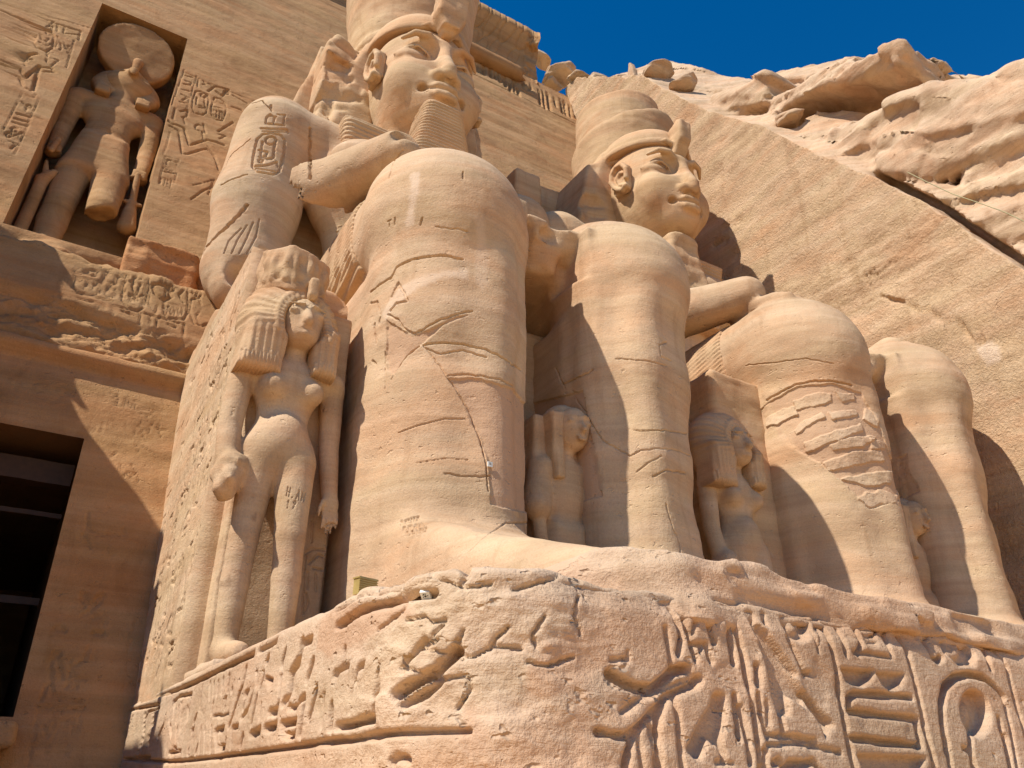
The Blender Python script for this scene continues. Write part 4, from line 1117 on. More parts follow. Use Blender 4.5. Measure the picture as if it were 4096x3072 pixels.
# ------------------------------------------------------------------ base of the statues
X0, YF, ZT, YB = 1.78, 3.6, 1.13, 13.8
LEAN = 0.14                                          # the carved front leans back a little
base = thing('statue_base', 'massive carved stone base with eroded corner under the seated colossi', 'base', (6, 5, GROUND))
RC = 0.85                                            # rounding of the worn corner
sL = np.concatenate([axis_pts((13.8, 11.0, 0.06), (11.0, 4.45, 0.012))])
path = [(X0, y, -1.0, 0.0) for y in sL if y > YF + RC]
for a_ in np.linspace(0, math.pi / 2, 110):
    path.append((X0 + RC - RC * math.cos(a_), YF + RC - RC * math.sin(a_), -math.cos(a_), -math.sin(a_)))
for x in axis_pts((X0 + RC + 0.013, 7.4, 0.0125), (7.4, 21, 0.08)):
    path.append((x, YF, 0.0, -1.0))
path = np.array(path)
tz = np.concatenate([axis_pts((GROUND, -0.35, 0.1), (-0.35, ZT - 0.1, 0.0125))])
col = [(0.0, z, 0.0) for z in tz]                    # (inset, z, share of up in the normal)
for a_ in np.linspace(0.05, 1, 9) * math.pi / 2:
    col.append((0.1 - 0.1 * math.cos(a_), ZT - 0.1 + 0.1 * math.sin(a_), math.sin(a_)))
for i in axis_pts((0.14, 1.6, 0.04), (1.6, 7.2, 0.3)):
    col.append((i, ZT, 1.0))
col = np.array(col)
nS, nT = len(path), len(col)
Pp = np.zeros((nS, nT, 3))
Pn = np.zeros((nS, nT, 3))
corner_ang = np.arctan2(-path[:, 3], -path[:, 2])    # 0 on the side, pi/2 on the front
for j, (ins, z, up) in enumerate(col):
    lim = np.where(path[:, 2] < -0.99, 1.0, 1.0)
    dx, dy = -path[:, 2], -path[:, 3]
    Pp[:, j, 0] = path[:, 0] + dx * np.minimum(ins, 4.6)
    Pp[:, j, 1] = path[:, 1] + dy * ins
    Pp[:, j, 2] = z
    Pp[:, j, 1] += LEAN * (z - 0.5) * np.clip(-path[:, 3], 0, 1) ** 2
    Pn[:, j] = np.stack([path[:, 2] * (1 - up), path[:, 3] * (1 - up), np.full(nS, up)], 1)
ids = np.arange(nS * nT).reshape(nS, nT)
F = np.stack([ids[:-1, :-1], ids[1:, :-1], ids[1:, 1:], ids[:-1, 1:]], -1).reshape(-1, 4)
V = Pp.reshape(-1, 3)
Nn = Pn.reshape(-1, 3)
Nn /= np.linalg.norm(Nn, axis=1, keepdims=True)
S_ = np.repeat(np.arange(nS), nT)
T_ = np.tile(np.arange(nT), nS)
ins = np.tile(col[:, 0], nS)
sidef = (Nn[:, 0] < -0.75)
# erosion: strong round the corner and along the rim, light on the carved faces
pos = V
ycorner = smooth(5.0, 4.1, pos[:, 1]) * smooth(3.0, 2.5, pos[:, 0])
rim = smooth(0.92, 1.08, pos[:, 2]) * smooth(1.4, 0.2, ins) * smooth(4.9, 4.2, pos[:, 1]) * smooth(8.6, 7.6, pos[:, 0])
wear = np.clip(ycorner + 0.9 * rim, 0, 1)
n1 = fbm(pos, (0.9, 0.9, 1.5), 5, 71)
n2 = fbm(pos, (3.0, 3.0, 4.5), 4, 75)
lay = pos[:, 2] * 4.2 + 0.9 * fbm(pos, 0.7, 3, 79)
fr = lay - np.floor(lay)
step = smooth(0, 0.8, fr) * (1 - smooth(0.86, 1.0, fr))
disp = wear * (0.042 * n1 * (1 - 0.6 * rim) + 0.022 * n2 - 0.03) - 0.03 * rim + ycorner * (1 - rim) * 0.012 * step
disp += (1 - wear) * (0.008 * n1 + 0.005 * n2 - 0.012 * smooth(0.25, 0.6, fbm(pos, 2.2, 3, 87)))
disp -= 0.05 * rim * smooth(0.06, 0.0, np.abs(fbm(pos, (1.1, 1.1, 1.6), 3, 85)))
disp += 0.05 * smooth(0.95, 1.1, pos[:, 2]) * smooth(0.9, 0.1, ins) * np.maximum(0, fbm(pos, (1.2, 1.2, 1), 3, 83)) * smooth(5.2, 4.5, pos[:, 1])
V = V + Nn * disp[:, None]
nSide, nFront = np.array([1.0, 0, 0]), np.array([0, 1.0, -LEAN])
DFR = YF - LEAN * 0.5
side_lines = [(p, w, d_) for p, w, d_ in on_surface(BASE_SIDE, nSide, X0)]
front_lines = [(p, w, d_) for p, w, d_ in on_surface(BASE_FRONT, nFront, DFR)]
flat = pos.copy()
Dg = np.zeros(len(V))
flat_s = flat.copy()
flat_s[:, 0] = X0
mS = (Nn[:, 0] < -0.35) & (ins < 0.05)
idx = np.nonzero(mS)[0]
for p, w, dp in side_lines:
    dd = line_dist(flat_s[idx], p, w * 1.3)
    Dg[idx] = np.maximum(Dg[idx], 1.7 * dp * (1 - smooth(0.42 * w, 0.72 * w, dd + 0.004 * n2[idx])))
mF = (Nn[:, 1] < -0.35) & (ins < 0.05)
idx = np.nonzero(mF)[0]
flat_f = flat[idx].copy()
flat_f[:, 1] = DFR + LEAN * flat_f[:, 2]
wob = 0.012 * n2[idx]
for p, w, dp in front_lines:
    dd = line_dist(flat_f, p, w * 1.5)
    Dg[idx] = np.maximum(Dg[idx], 1.25 * dp * (1 - smooth(0.48 * w, 0.78 * w, dd + 0.35 * wob)))
for pts, dp, bev in BASE_FRONT_SUNK:
    q = np.array([on_plane(u, v_, nFront, DFR) for u, v_ in pts])[:, [0, 2]]
    Dg[idx] = np.maximum(Dg[idx], 1.2 * dp * smooth(-0.4 * bev, 0.4 * bev, in_poly(flat_f[:, [0, 2]], q) + 0.35 * wob))
for pts, dp, bev in BASE_FRONT_RAISED:
    q = np.array([on_plane(u, v_, nFront, DFR) for u, v_ in pts])[:, [0, 2]]
    Dg[idx] -= dp * smooth(-0.005, bev, in_poly(flat_f[:, [0, 2]], q))
G = Dg.reshape(nS, nT)                               # take the lattice steps off the cut edges
Gp = np.pad(G, 1, mode='edge')
Dg = ((Gp[1:-1, 1:-1] * 12 + (Gp[:-2, 1:-1] + Gp[2:, 1:-1] + Gp[1:-1, :-2] + Gp[1:-1, 2:]) * 2 + Gp[:-2, :-2] + Gp[2:, 2:] + Gp[:-2, 2:] + Gp[2:, :-2]) / 24).ravel()
V = V - Nn * Dg[:, None]
# long cracks across the worn corner
crks = [[(760, 1300), (800, 1275), (840, 1268), (890, 1240)], [(1010, 1462), (1015, 1490), (990, 1530)], [(1180, 1330), (1150, 1370), (1160, 1400)], [(1240, 1420), (1180, 1440), (1140, 1430)], [(1250, 1290), (1240, 1330), (1255, 1370)], [(880, 1340), (915, 1330), (930, 1345), (960, 1340)], [(860, 1440), (900, 1450), (950, 1470), (1000, 1460)], [(880, 1300), (870, 1320), (830, 1350), (815, 1360)], [(945, 1380), (920, 1400), (935, 1370), (960, 1345)], [(1098, 1356), (1070, 1380), (1060, 1400), (1020, 1420), (960, 1410), (900, 1400)], [(1000, 1362), (985, 1400), (1000, 1425)], [(1060, 1395), (1115, 1400), (1130, 1405)], [(1060, 1262), (1000, 1270), (930, 1240)], [(1110, 1275), (1180, 1255), (1230, 1232)]]
patch = np.zeros((len(V), 3))
pl = [[(700, 1330), (745, 1310), (790, 1300), (880, 1290), (900, 1330), (800, 1370), (740, 1420), (680, 1420)], [(985, 1530), (1025, 1500), (1040, 1530), (1050, 1620), (1010, 1630), (985, 1570)], [(1230, 1500), (1275, 1480), (1290, 1640), (1225, 1659), (1225, 1560)], [(1180, 1390), (1330, 1340), (1335, 1440), (1260, 1490), (1130, 1520), (1140, 1440)]]
bv = BVHTree.FromPolygons(V.tolist(), F.tolist())


def cast(bvh, pts, off=(0, 0, 0), step=5.0):
    out = []
    dense = [pts[0]]
    for (u0, v0), (u1, v1) in zip(pts[:-1], pts[1:]):
        n = max(1, int(math.hypot(u1 - u0, v1 - v0) / step))
        dense += [(u0 + (u1 - u0) * k / n, v0 + (v1 - v0) * k / n) for k in range(1, n + 1)]
    for u, v_ in dense:
        r = Vector(ray(u, v_)).normalized()
        h = bvh.ray_cast(Vector(off) * -1.0, r)
        if h[0] is not None:
            out.append(np.array(h[0]))
    return np.array(out)


def poly_on(V, bvh, pts, reach=0.8):                # signed distance to an outline laid on the stone
    P = cast(bvh, pts)
    if len(P) < 3:
        return np.full(len(V), -1e3)
    c = P.mean(0)
    _, _, ax = np.linalg.svd(P - c)
    q = (V - c) @ ax.T
    d = in_poly(q[:, :2], (P - c) @ ax[:2].T)
    return np.where(np.abs(q[:, 2]) < reach, d, -1e3)


for pts in pl:
    patch[:, 1] = np.maximum(patch[:, 1], 0.85 * smooth(-0.02, 0.05, poly_on(V, bv, pts) + 0.05 * n2))
lines = []
for i, c in enumerate(crks):
    p = cast(bv, wig2(c, 2.2, 5.0, i))
    if len(p) > 1:
        lines.append((p, 0.013, 0.035))
V = groove(V, Nn, lines, 0.03, 0.05)
mesh_obj('carved_block', local(V, base), F, BASE, base, patch)
v = Vol((2.7, 3.55, 0.85), (10.6, 5.6, 1.75), 0.032)
n1 = v.noise((0.9, 0.9, 1.5), 4, 141)
n2 = v.noise((2.6, 2.6, 5.0), 4, 143)
bed = v.Z + 0.05 * v.X + 0.06 * n1
st, _, _ = layers(bed, 0.115, 2.0, 0.2)
st2, _, _ = layers(v.X + 0.6 * hashed(np.floor(bed / 0.115), 3.0) + 0.3 * n1, 0.7, 4.0, 0.1)
hgt = 1.28 + 0.14 * smooth(5.4, 3.6, v.X) + 0.05 * smooth(5.5, 7.5, v.X) - 0.30 * smooth(8.2, 9.6, v.X)
front = 3.63 + 0.75 * smooth(3.6, 2.6, v.X) + LEAN * (v.Z - 0.5)
d = np.maximum(v.Z - hgt - 0.10 * n1, front - v.Y - 0.10 * (st - 0.5) - 0.09 * (st2 - 0.5) - 0.07 * n1 - 0.03 * n2)
d = smax(d, np.where(v.X > 4.4, 1.03 + 0.05 * n1 + 0.02 * n2, 0.9) - v.Z, 0.02)
d = smax(d, v.Y - 5.2 - 0.2 * n1, 0.2)
d = smax(d, 3.0 + 0.2 * n1 - v.X, 0.2)
V, F = v.mesh(d * 0.8)
mesh_obj('broken_rim', local(V, base), F, BASE, base)

# ------------------------------------------------------------------ seated colossus
XM = 6.4                                             # middle of the near statue
PITCHX = 8.5                                         # distance to the next one


def sym(v):                                          # evaluate on |x|
    w = object.__new__(Vol)
    w.lo, w.h, w.shape = v.lo, v.h, v.shape
    w.X, w.Y, w.Z = np.abs(v.X), v.Y, v.Z
    return w


def body_field(s):
    k = 0.22
    thigh = s.box((1.78, 12.8, 8.50), (1.24, 3.6, 1.04), 0.85)
    knee = s.ell((1.78, 9.74, 8.32), (1.27, 1.18, 1.24))
    shin = s.chain([(1.78, 9.82, 8.1, 1.17), (1.72, 9.80, 6.2, 1.08), (1.70, 9.90, 4.7, 1.08), (1.68, 9.72, 3.4, 0.98), (1.66, 9.60, 2.2, 0.98)], 0.3)
    shin = smin(shin, s.cap((1.40, 8.95, 7.2), (1.40, 8.92, 2.9), 0.34), 0.30)        # sharp shin
    shin = smin(shin, s.cap((0.98, 9.45, 7.9), (0.98, 9.42, 2.8), 0.42), 0.18)
    knee = smin(knee, s.ell((1.72, 8.95, 7.95), (0.62, 0.42, 0.65)), 0.3)
    sup = s.box((1.72, 10.8, 4.2), (1.14, 1.0, 3.2), 0.15)
    foot = s.poly([(10.4, 1.0), (10.3, 2.7), (9.0, 3.0), (8.3, 2.85), (7.4, 2.5), (6.2, 2.12), (5.0, 1.74), (4.2, 1.42), (4.1, 1.0)], 0)
    foot = extrude(foot, s.X - 1.68, 0.98, 0.32)
    d = smin(thigh, knee, 0.45)
    d = smin(d, smin(shin, sup, 0.25), 0.28)
    d = smin(d, foot, 0.35)
    lap = s.box((0.0, 12.25, 8.52), (1.3, 3.1, 0.42), 0.06)
    d = smin(d, lap, 0.04)
    hips = s.ell((0, 15.9, 9.3), (2.75, 1.6, 2.0))
    waist = s.ell((0, 16.2, 11.2), (2.05, 1.35, 2.2))
    chest = s.ell((0, 16.1, 13.4), (2.75, 1.45, 1.75))
    pec = s.ell((1.25, 15.05, 13.7), (1.25, 0.6, 0.8))
    t = smin(smin(hips, waist, 0.7), chest, 0.7)
    t = smin(t, pec, 0.4)
    t = smin(t, s.cap((0, 16.5, 14.75), (3.3, 16.4, 14.75), 0.9, 0.95), 0.5)
    t = smin(t, s.cap((0, 16.2, 14.5), (0, 16.2, 16.5), 1.15, 0.95), 0.4)
    d = smin(d, t, 0.35)
    arm = s.chain([(3.55, 16.4, 14.8, 1.0), (3.72, 16.45, 12.6, 0.98), (3.75, 16.4, 10.6, 0.86), (3.72, 16.1, 10.0, 0.72)], 0.3)
    fore = s.chain([(3.72, 16.0, 10.05, 0.66), (3.45, 12.4, 10.05, 0.60), (2.55, 10.4, 10.0, 0.43)], 0.3)
    hand = s.ell((2.15, 10.35, 9.58), (0.52, 0.85, 0.2))
    for i in range(4):
        x = 2.5 - 0.26 * i
        hand = smin(hand, s.chain([(x + 0.05, 10.2, 9.60, 0.165), (x - 0.06, 9.75, 9.58, 0.155), (x - 0.12, 9.42, 9.46, 0.13)]), 0.06)
    hand = smin(hand, s.chain([(1.75, 10.7, 9.58, 0.15), (1.45, 10.2, 9.53, 0.13)]), 0.06)
    back = s.box((0, 18.6, 13.2), (2.75, 1.5, 7.0), 0.1)
    return d, arm, fore, hand, back


BLO, BHI = (-4.95, 4.1, 0.95), (4.95, 20.0, 20.4)
bv_ = Vol((0.0, BLO[1], BLO[2]), (4.956, BHI[1], 16.7), 0.059)
half = body_field(bv_)
print('body field', bv_.shape)


def mirror(a, shape):
    a = np.broadcast_to(a, shape)
    return np.concatenate([a[:0:-1], a])


full = Vol((-bv_.h * (bv_.shape[0] - 1), BLO[1], BLO[2]), (bv_.h * (bv_.shape[0] - 1) - 1e-4, BHI[1], 16.7), bv_.h)
fshape = (2 * bv_.shape[0] - 1,) + bv_.shape[1:]
full.shape = fshape
full.X = (full.lo[0] + full.h * np.arange(fshape[0])).astype(np.float32)[:, None, None]
PARTS_ = [mirror(a, bv_.shape) for a in half]
HAND_R, = [None]


def make_body(which):
    d, arm, fore, hand, back = PARTS_
    f = full
    rough = 0
    if which == 'near':                              # elbow, wrist and hand of the right arm are broken away
        nz = f.noise((1.2, 1.2, 2.0), 4, 91)
        sideR = np.where(f.X < 0, 0.0, 9.0)
        cut = f.ell((-3.7, 14.45, 9.9), (1.3, 1.35, 1.2)) + 0.45 * nz
        armc = smax(arm, -np.minimum(cut + sideR, 9), 0.05)
        fr = np.maximum(fore, (9.95 - f.Y) * 0.9 + 0.35 * nz)
        fr = np.where(f.X < 0, np.maximum(fr, (f.Y - 12.0) - 0.25 * (f.Z - 10) + 0.25 * nz + 0.22 * f.noise((3.0, 1.0, 3.0), 3, 93)), fore)
        fr = np.where(f.X < 0, fr, fore)
        armL = smin(armc, fr, 0.05)
        D = smin(d, armL, 0.12)
    elif which == 'far':
        D = smin(smin(d, smin(arm, fore, 0.2), 0.12), hand, 0.05)
    else:                                            # upper body fallen
        D = smin(smin(d, smin(arm, f.box((3.75, 14.9, 8.9), (0.9, 2.3, 2.4), 0.4), 0.3), 0.12), fore, 0.2)  # side block added to close light gaps in the statue's cast shadow
    D = smin(D, np.broadcast_to(f.box((0, 18.6, 13.2), (2.75, 1.5, 7.0), 0.1), fshape), 0.15)
    if which == 'stump':
        nz = f.noise((0.7, 0.7, 0.9), 4, 95)
        top = np.where(f.Y > 13.3, 10.15 + 0.85 * (f.Y - 13.6), 9.5)  # break slope shaped for the shadow edge it throws on the portal
        D = np.maximum(D, 0.75 * (f.Z - top + 0.8 * nz))
    # ragged front edge of the kilt between the knees
    nz2 = f.noise((1.5, 1.5, 1.5), 3, 97)
    cutk = np.maximum(f.Y - 9.35 - 0.6 * (9.05 - f.Z) - 0.35 * nz2, np.abs(f.X) - 0.62)
    cutk = np.maximum(cutk, 7.9 - f.Z)
    D = smax(D, -cutk, 0.03)
    return surface_nets(D, f.lo, f.h)


# --- head, shared by both statues (local x, world y and z)
def head_mesh():
    v = Vol((-1.95, 13.55, 14.9), (1.95, 17.6, 19.9), 0.042)
    s = sym(v)
    d = s.ell((0, 15.95, 17.60), (1.42, 1.72, 2.15))
    d = smin(d, s.ell((0, 16.0, 18.35), (1.40, 1.55, 1.1)), 0.15)
    d = smin(d, s.ell((0, 15.35, 16.6), (1.22, 1.15, 1.15)), 0.35)
    d = smin(d, s.ell((0, 14.78, 15.98), (0.56, 0.5, 0.42)), 0.35)
    d = smin(d, s.ell((0.74, 14.86, 16.88), (0.6, 0.52, 0.62)), 0.35)
    d = smin(d, s.ell((0, 14.62, 16.35), (0.62, 0.42, 0.55)), 0.3)                  # muzzle
    d = smin(d, s.cap((0, 16.1, 16), (0, 16.3, 14.2), 1.0, 1.1), 0.3)
    sock = s.ell((0.70, 14.18, 17.80), (0.60, 0.50, 0.42))
    d = smax(d, -sock, 0.14)
    brow = s.chain([(0.16, 14.36, 18.16, 0.07), (0.5, 14.30, 18.31, 0.085), (0.85, 14.42, 18.32, 0.085), (1.12, 14.68, 18.20, 0.05)])
    d = smin(d, brow, 0.16)
    nose = s.chain([(0, 14.42, 18.22, 0.15), (0, 14.22, 17.55, 0.165), (0, 13.98, 16.95, 0.21), (0, 14.0, 16.82, 0.22)])
    d = smin(d, nose, 0.18)
    d = smin(d, s.ell((0.25, 14.22, 16.82), (0.19, 0.26, 0.17)), 0.10)
    d = smax(d, -s.ell((0.17, 14.03, 16.60), (0.11, 0.16, 0.10)), 0.04)
    eye = s.ell((0.70, 14.90, 17.73), (0.50, 0.36, 0.28))
    d = smin(d, eye, 0.04)
    up = s.chain([(0.22, 14.56, 17.60, 0.03), (0.42, 14.52, 17.87, 0.04), (0.70, 14.52, 18.00, 0.045), (0.98, 14.66, 17.92, 0.04), (1.22, 14.92, 17.76, 0.03)])
    lo = s.chain([(0.22, 14.56, 17.58, 0.025), (0.45, 14.55, 17.48, 0.035), (0.7, 14.57, 17.47, 0.035), (1.0, 14.70, 17.58, 0.03)])
    d = smin(smin(d, up, 0.06), lo, 0.06)
    # lips
    ul = s.chain([(0, 14.10, 16.43, 0.12), (0.22, 14.14, 16.44, 0.115), (0.36, 14.26, 16.39, 0.085), (0.47, 14.38, 16.34, 0.04)])
    ll = s.chain([(0, 14.10, 16.13, 0.15), (0.22, 14.14, 16.15, 0.135), (0.36, 14.27, 16.22, 0.09), (0.46, 14.38, 16.30, 0.04)])
    d = smin(smin(d, ul, 0.05), ll, 0.05)
    mo = s.chain([(0, 13.98, 16.295, 0.03), (0.25, 14.03, 16.29, 0.03), (0.38, 14.2, 16.31, 0.03), (0.52, 14.36, 16.34, 0.03)])
    d = smax(d, -mo, 0.06)
    d = smax(d, -s.ell((0.56, 14.38, 16.34), (0.12, 0.17, 0.12)), 0.08)
    d = smax(d, -s.ell((0, 14.10, 15.93), (0.35, 0.12, 0.08)), 0.08)                 # hollow under the lip
    d = smax(d, -s.cap((0, 14.0, 16.66), (0, 14.02, 16.56), 0.05), 0.05)
    d = np.maximum(d, s.Z - 19.5)
    return v.mesh(d)


def ear_mesh(sgn):
    v = Vol((1.15, 14.95, 16.5), (1.95, 16.55, 18.75), 0.036)
    o = [(15.25, 17.55), (15.22, 18.0), (15.45, 18.4), (15.8, 18.5), (16.1, 18.3), (16.15, 17.9), (15.95, 17.5), (15.7, 17.2), (15.45, 17.02), (15.25, 17.1)]
    out = v.chain([(1.58 + 0.05 * i / 9, y, z, 0.105) for i, (y, z) in enumerate(o)], 0.03)
    anti = v.chain([(1.56, 15.35, 17.9, 0.06), (1.58, 15.6, 18.05, 0.075), (1.58, 15.8, 17.85, 0.075), (1.57, 15.68, 17.45, 0.075), (1.56, 15.42, 17.3, 0.06)], 0.03)
    root = v.box((1.42, 15.68, 17.75), (0.13, 0.42, 0.62), 0.08)
    lobe = v.ell((1.52, 15.4, 17.05), (0.16, 0.24, 0.18))
    lobe = np.maximum(lobe, 16.98 - v.Z + 0.1 * v.noise(4.0, 2, 6))
    d = smin(smin(smin(out, anti, 0.05), root, 0.08), lobe, 0.06)
    d = smax(d, -v.ell((1.7, 15.5, 17.6), (0.16, 0.13, 0.16)), 0.04)
    V, F = v.mesh(d)
    V = (V - [1.40, 15.62, 17.75]) * [0.9, 0.80, 0.76] + [1.40, 15.55, 17.62]
    if sgn < 0:
        V = V * [-1, 1, 1]
        F = F[:, ::-1]
    return V, F


def nemes_mesh(broken):
    v = Vol((-2.7, 13.9, 11.6), (2.7, 18.4, 20.7), 0.055)
    s = sym(v)
    dome = s.ell((0, 16.25, 19.05), (1.56, 1.80, 1.25))
    dome = np.maximum(dome, 18.82 + 0.06 * np.clip((s.Y - 14.4), 0, 3) - s.Z)
    tab = s.box((1.30, 15.2, 18.55), (0.15, 0.22, 0.22), 0.08)
    wing = s.poly([(0, 19.7), (1.0, 19.75), (1.62, 19.3), (1.95, 18.3), (2.2, 16.9), (2.35, 15.6), (2.3, 14.9), (0, 14.9)], 1)
    wing = extrude(wing, s.Y - 17.25, 1.0, 0.15)
    lap = s.poly([(0.72, 15.35), (2.25, 15.35), (1.95, 12.0), (0.78, 12.0)], 1)
    lap = extrude(lap, s.Y - (15.74 - 0.12 * (s.Z - 13.5)), 0.40, 0.22)
    d = smin(smin(dome, wing, 0.12), lap, 0.3)
    d = smax(d, -s.ell((0, 15.6, 16.8), (1.28, 2.0, 2.4)), 0.05)
    # raised brow band
    band = np.abs(s.Z - (18.93 + 0.06 * np.clip(s.Y - 14.4, 0, 3))) - 0.10
    d = np.minimum(d, np.maximum(s.ell((0, 16.25, 19.05), (1.59, 1.84, 1.3)), band))
    nz = v.noise((1.1, 1.1, 1.8), 4, 101)
    if broken:
        mass = v.poly([(-1.2, 19.4), (-2.35, 19.3), (-2.62, 18.3), (-2.62, 15.2), (-1.2, 15.2)], 1)
        mass = extrude(mass, v.Y - 17.5, 0.95, 0.05) + 0.20 * v.noise((0.9, 0.9, 1.5), 4, 103)
        bd = v.Z + 0.12 * v.X + 0.25 * v.noise(0.8, 3, 104)
        l1, ib_, _ = layers(bd, 0.42, 3.0, 0.12)
        l2, _, _ = layers(v.X + 0.9 * hashed(ib_, 2.0) + 0.2 * v.noise(1.2, 2, 106), 0.75, 4.0, 0.1)
        mass = mass + 0.34 * (l1 - 0.5) + 0.30 * (l2 - 0.5) - 0.05
        d = np.minimum(d, mass)
    if broken:                                       # the right wing has lost its outer face
        cut = v.ell((-2.4, 15.25, 17.2), (1.1, 1.25, 1.8)) + 0.32 * nz
        d = smax(d, -cut, 0.04)
    else:
        wide = extrude(v.poly([(-1.2, 19.3), (-2.2, 18.6), (-2.65, 16.2), (-2.65, 14.9), (-1.2, 14.9)], 1), v.Y - 17.3, 0.95, 0.12)
        d = smin(d, wide, 0.15)
        cut = v.ell((-2.2, 15.5, 16.6), (0.75, 1.0, 1.3)) + 0.25 * nz
        d = smax(d, -cut, 0.04)
    V, F = v.mesh(d)
    N = normals(V, F)
    # pleats of the lappets and the side sheets
    V, F = refine(V, F, ((V[F][:, :, 1] < 15.95) & (V[F][:, :, 2] < 15.6)).all(1), 2)
    N = normals(V, F)
    pl = np.sin(V[:, 2] * 2 * math.pi / 0.125) * smooth(15.5, 15.2, V[:, 2]) * smooth(15.9, 15.5, V[:, 1])
    return V + N * (0.016 * pl)[:, None], F


def crown_mesh(kind):
    v = Vol((-2.5, 14.6, 18.6), (2.5, 19.9, 24.6), 0.06)
    x, y = v.X, v.Y - 17.15
    r = np.sqrt((x / 1.0) ** 2 + (y / 1.04) ** 2)
    rad = 1.72 + 0.10 * (v.Z - 19.2)
    d = r - rad
    if kind == 'tall':
        d = np.maximum(d, v.Z - 24.4)
        d = np.minimum(d, np.maximum(r - (rad + 0.05), np.abs(v.Z - 19.5) - 0.12))
        d = d + 0.05 * v.noise((0.8, 0.8, 1.2), 3, 104)
    else:
        nz = v.noise((1.0, 1.0, 1.5), 4, 105)
        top = 21.1 + 0.25 * x - 0.1 * y
        d = smax(d, v.Z - top + 0.12 * nz, 0.35)
        core = np.sqrt((x + 0.1) ** 2 + (y - 0.05) ** 2) - 1.55
        d = np.minimum(d, smax(core, v.Z - 22.4 - 0.12 * x + 0.04 * nz, 0.12))
    d = np.maximum(d, 18.8 - v.Z)
    return v.mesh(d)


def uraeus_mesh(kind):
    v = Vol((-0.8, 13.4, 17.9), (0.8, 15.6, 20.6), 0.035)
    if kind == 'tall':
        w = 0.22 + 0.22 * smooth(18.5, 19.1, v.Z)
        x, y = np.abs(v.X) - (w - 0.1), np.abs(v.Y - 14.15 + 0.12 * (v.Z - 19)) - 0.16
        d = np.sqrt(np.maximum(x, 0) ** 2 + np.maximum(y, 0) ** 2) + np.minimum(np.maximum(x, y), 0) - 0.1
        d = np.maximum(d, np.maximum(18.62 - v.Z + 0.12 * v.noise(2.0, 3, 3), v.Z - 20.5))
        d = smin(d, v.box((0, 14.9, 19.4), (0.15, 0.75, 0.9), 0.08), 0.1)
        for gx_ in (-0.2, 0.0, 0.2):
            d = smax(d, -v.cap((gx_, 13.8, 18.9), (gx_, 13.6, 20.6), 0.05), 0.03)
    else:
        d = v.poly([(15.5, 18.6), (14.35, 18.4), (14.0, 18.9), (13.95, 19.6), (14.15, 19.7), (14.75, 19.35), (15.5, 19.25)], 0)
        d = extrude(d, v.X, 0.26, 0.1)
    coil = v.chain([(0.1, 14.35, 18.75, 0.10), (0.45, 14.5, 18.95, 0.09), (0.75, 14.75, 18.9, 0.05)], 0.03)
    coil = np.minimum(coil, v.chain([(-0.1, 14.35, 18.75, 0.10), (-0.45, 14.5, 18.95, 0.09), (-0.75, 14.75, 18.9, 0.05)], 0.03))
    d = smin(d, coil, 0.05) + 0.03 * v.noise(3.0, 3, 107)
    return v.mesh(d)


def beard_mesh(kind):
    v = Vol((-1.2, 13.4, 11.9), (1.2, 15.6, 16.3), 0.04)
    w = 0.50 + 0.155 * (15.9 - v.Z)
    yc = (14.55 if kind == 'full' else 15.15) - 0.05 * (15.9 - v.Z)
    x, y = np.abs(v.X) - (w - 0.25), np.abs(v.Y - yc) - 0.30
    d = np.sqrt(np.maximum(x, 0) ** 2 + np.maximum(y, 0) ** 2) + np.minimum(np.maximum(x, y), 0) - 0.25
    d = smax(d, v.Z - 15.80 - 0.12 * (v.Y - 14.2), 0.08)
    d = np.maximum(d, 12.2 - v.Z)
    if kind == 'broken':
        d = smax(d, v.Z - 15.35, 0.1) + 0.10 * v.noise((1, 1, 1.5), 4, 109)
    V, F = v.mesh(d)
    if kind == 'full':
        V, F = refine(V, F, np.ones(len(F), bool), 2)
    N = normals(V, F)
    if kind == 'full':
        xx = V[:, 2] + 0.10 * V[:, 0] ** 2
        V = V + N * (0.020 * np.sin(xx * 2 * math.pi / 0.108) * smooth(0.05, 0.3, -N[:, 1] + 0.6 * np.abs(N[:, 0])))[:, None]
    return V, F


def kilt_mesh():
    v = Vol((-3.2, 10.75, 7.2), (-0.3, 15.3, 9.8), 0.03)
    s = sym(v)
    d = s.box((1.78, 12.8, 8.50), (1.27, 3.6, 1.07), 0.85)
    d = np.maximum(d, 10.95 - 0.1 * (9.1 - v.Z) - v.Y)
    d = np.maximum(d, v.Y - 15.2)
    V, F = v.mesh(d)
    N = normals(V, F)
    x, y, z = V.T
    fan = (y - 11.0) * 0.55 + (z - 8.0)
    hem = smooth(11.35, 11.25, y + 0.05 * np.sin(z * 40))
    low = smooth(7.95, 7.75, z)
    p1 = np.sin(2 * math.pi * (z + 0.25 * (y - 11)) / 0.105)
    cell = smooth(-0.2, 0.4, np.sin(2 * math.pi * y / 0.52 + 0.8 * z))
    p2 = np.sin(2 * math.pi * (z + 0.12 * y) / 0.15)
    amp = p1 * (0.4 + 0.6 * cell) * (1 - low) + p2 * low * 1.5
    V = V + N * (0.016 * amp * smooth(7.3, 7.45, z))[:, None]
    return V, F


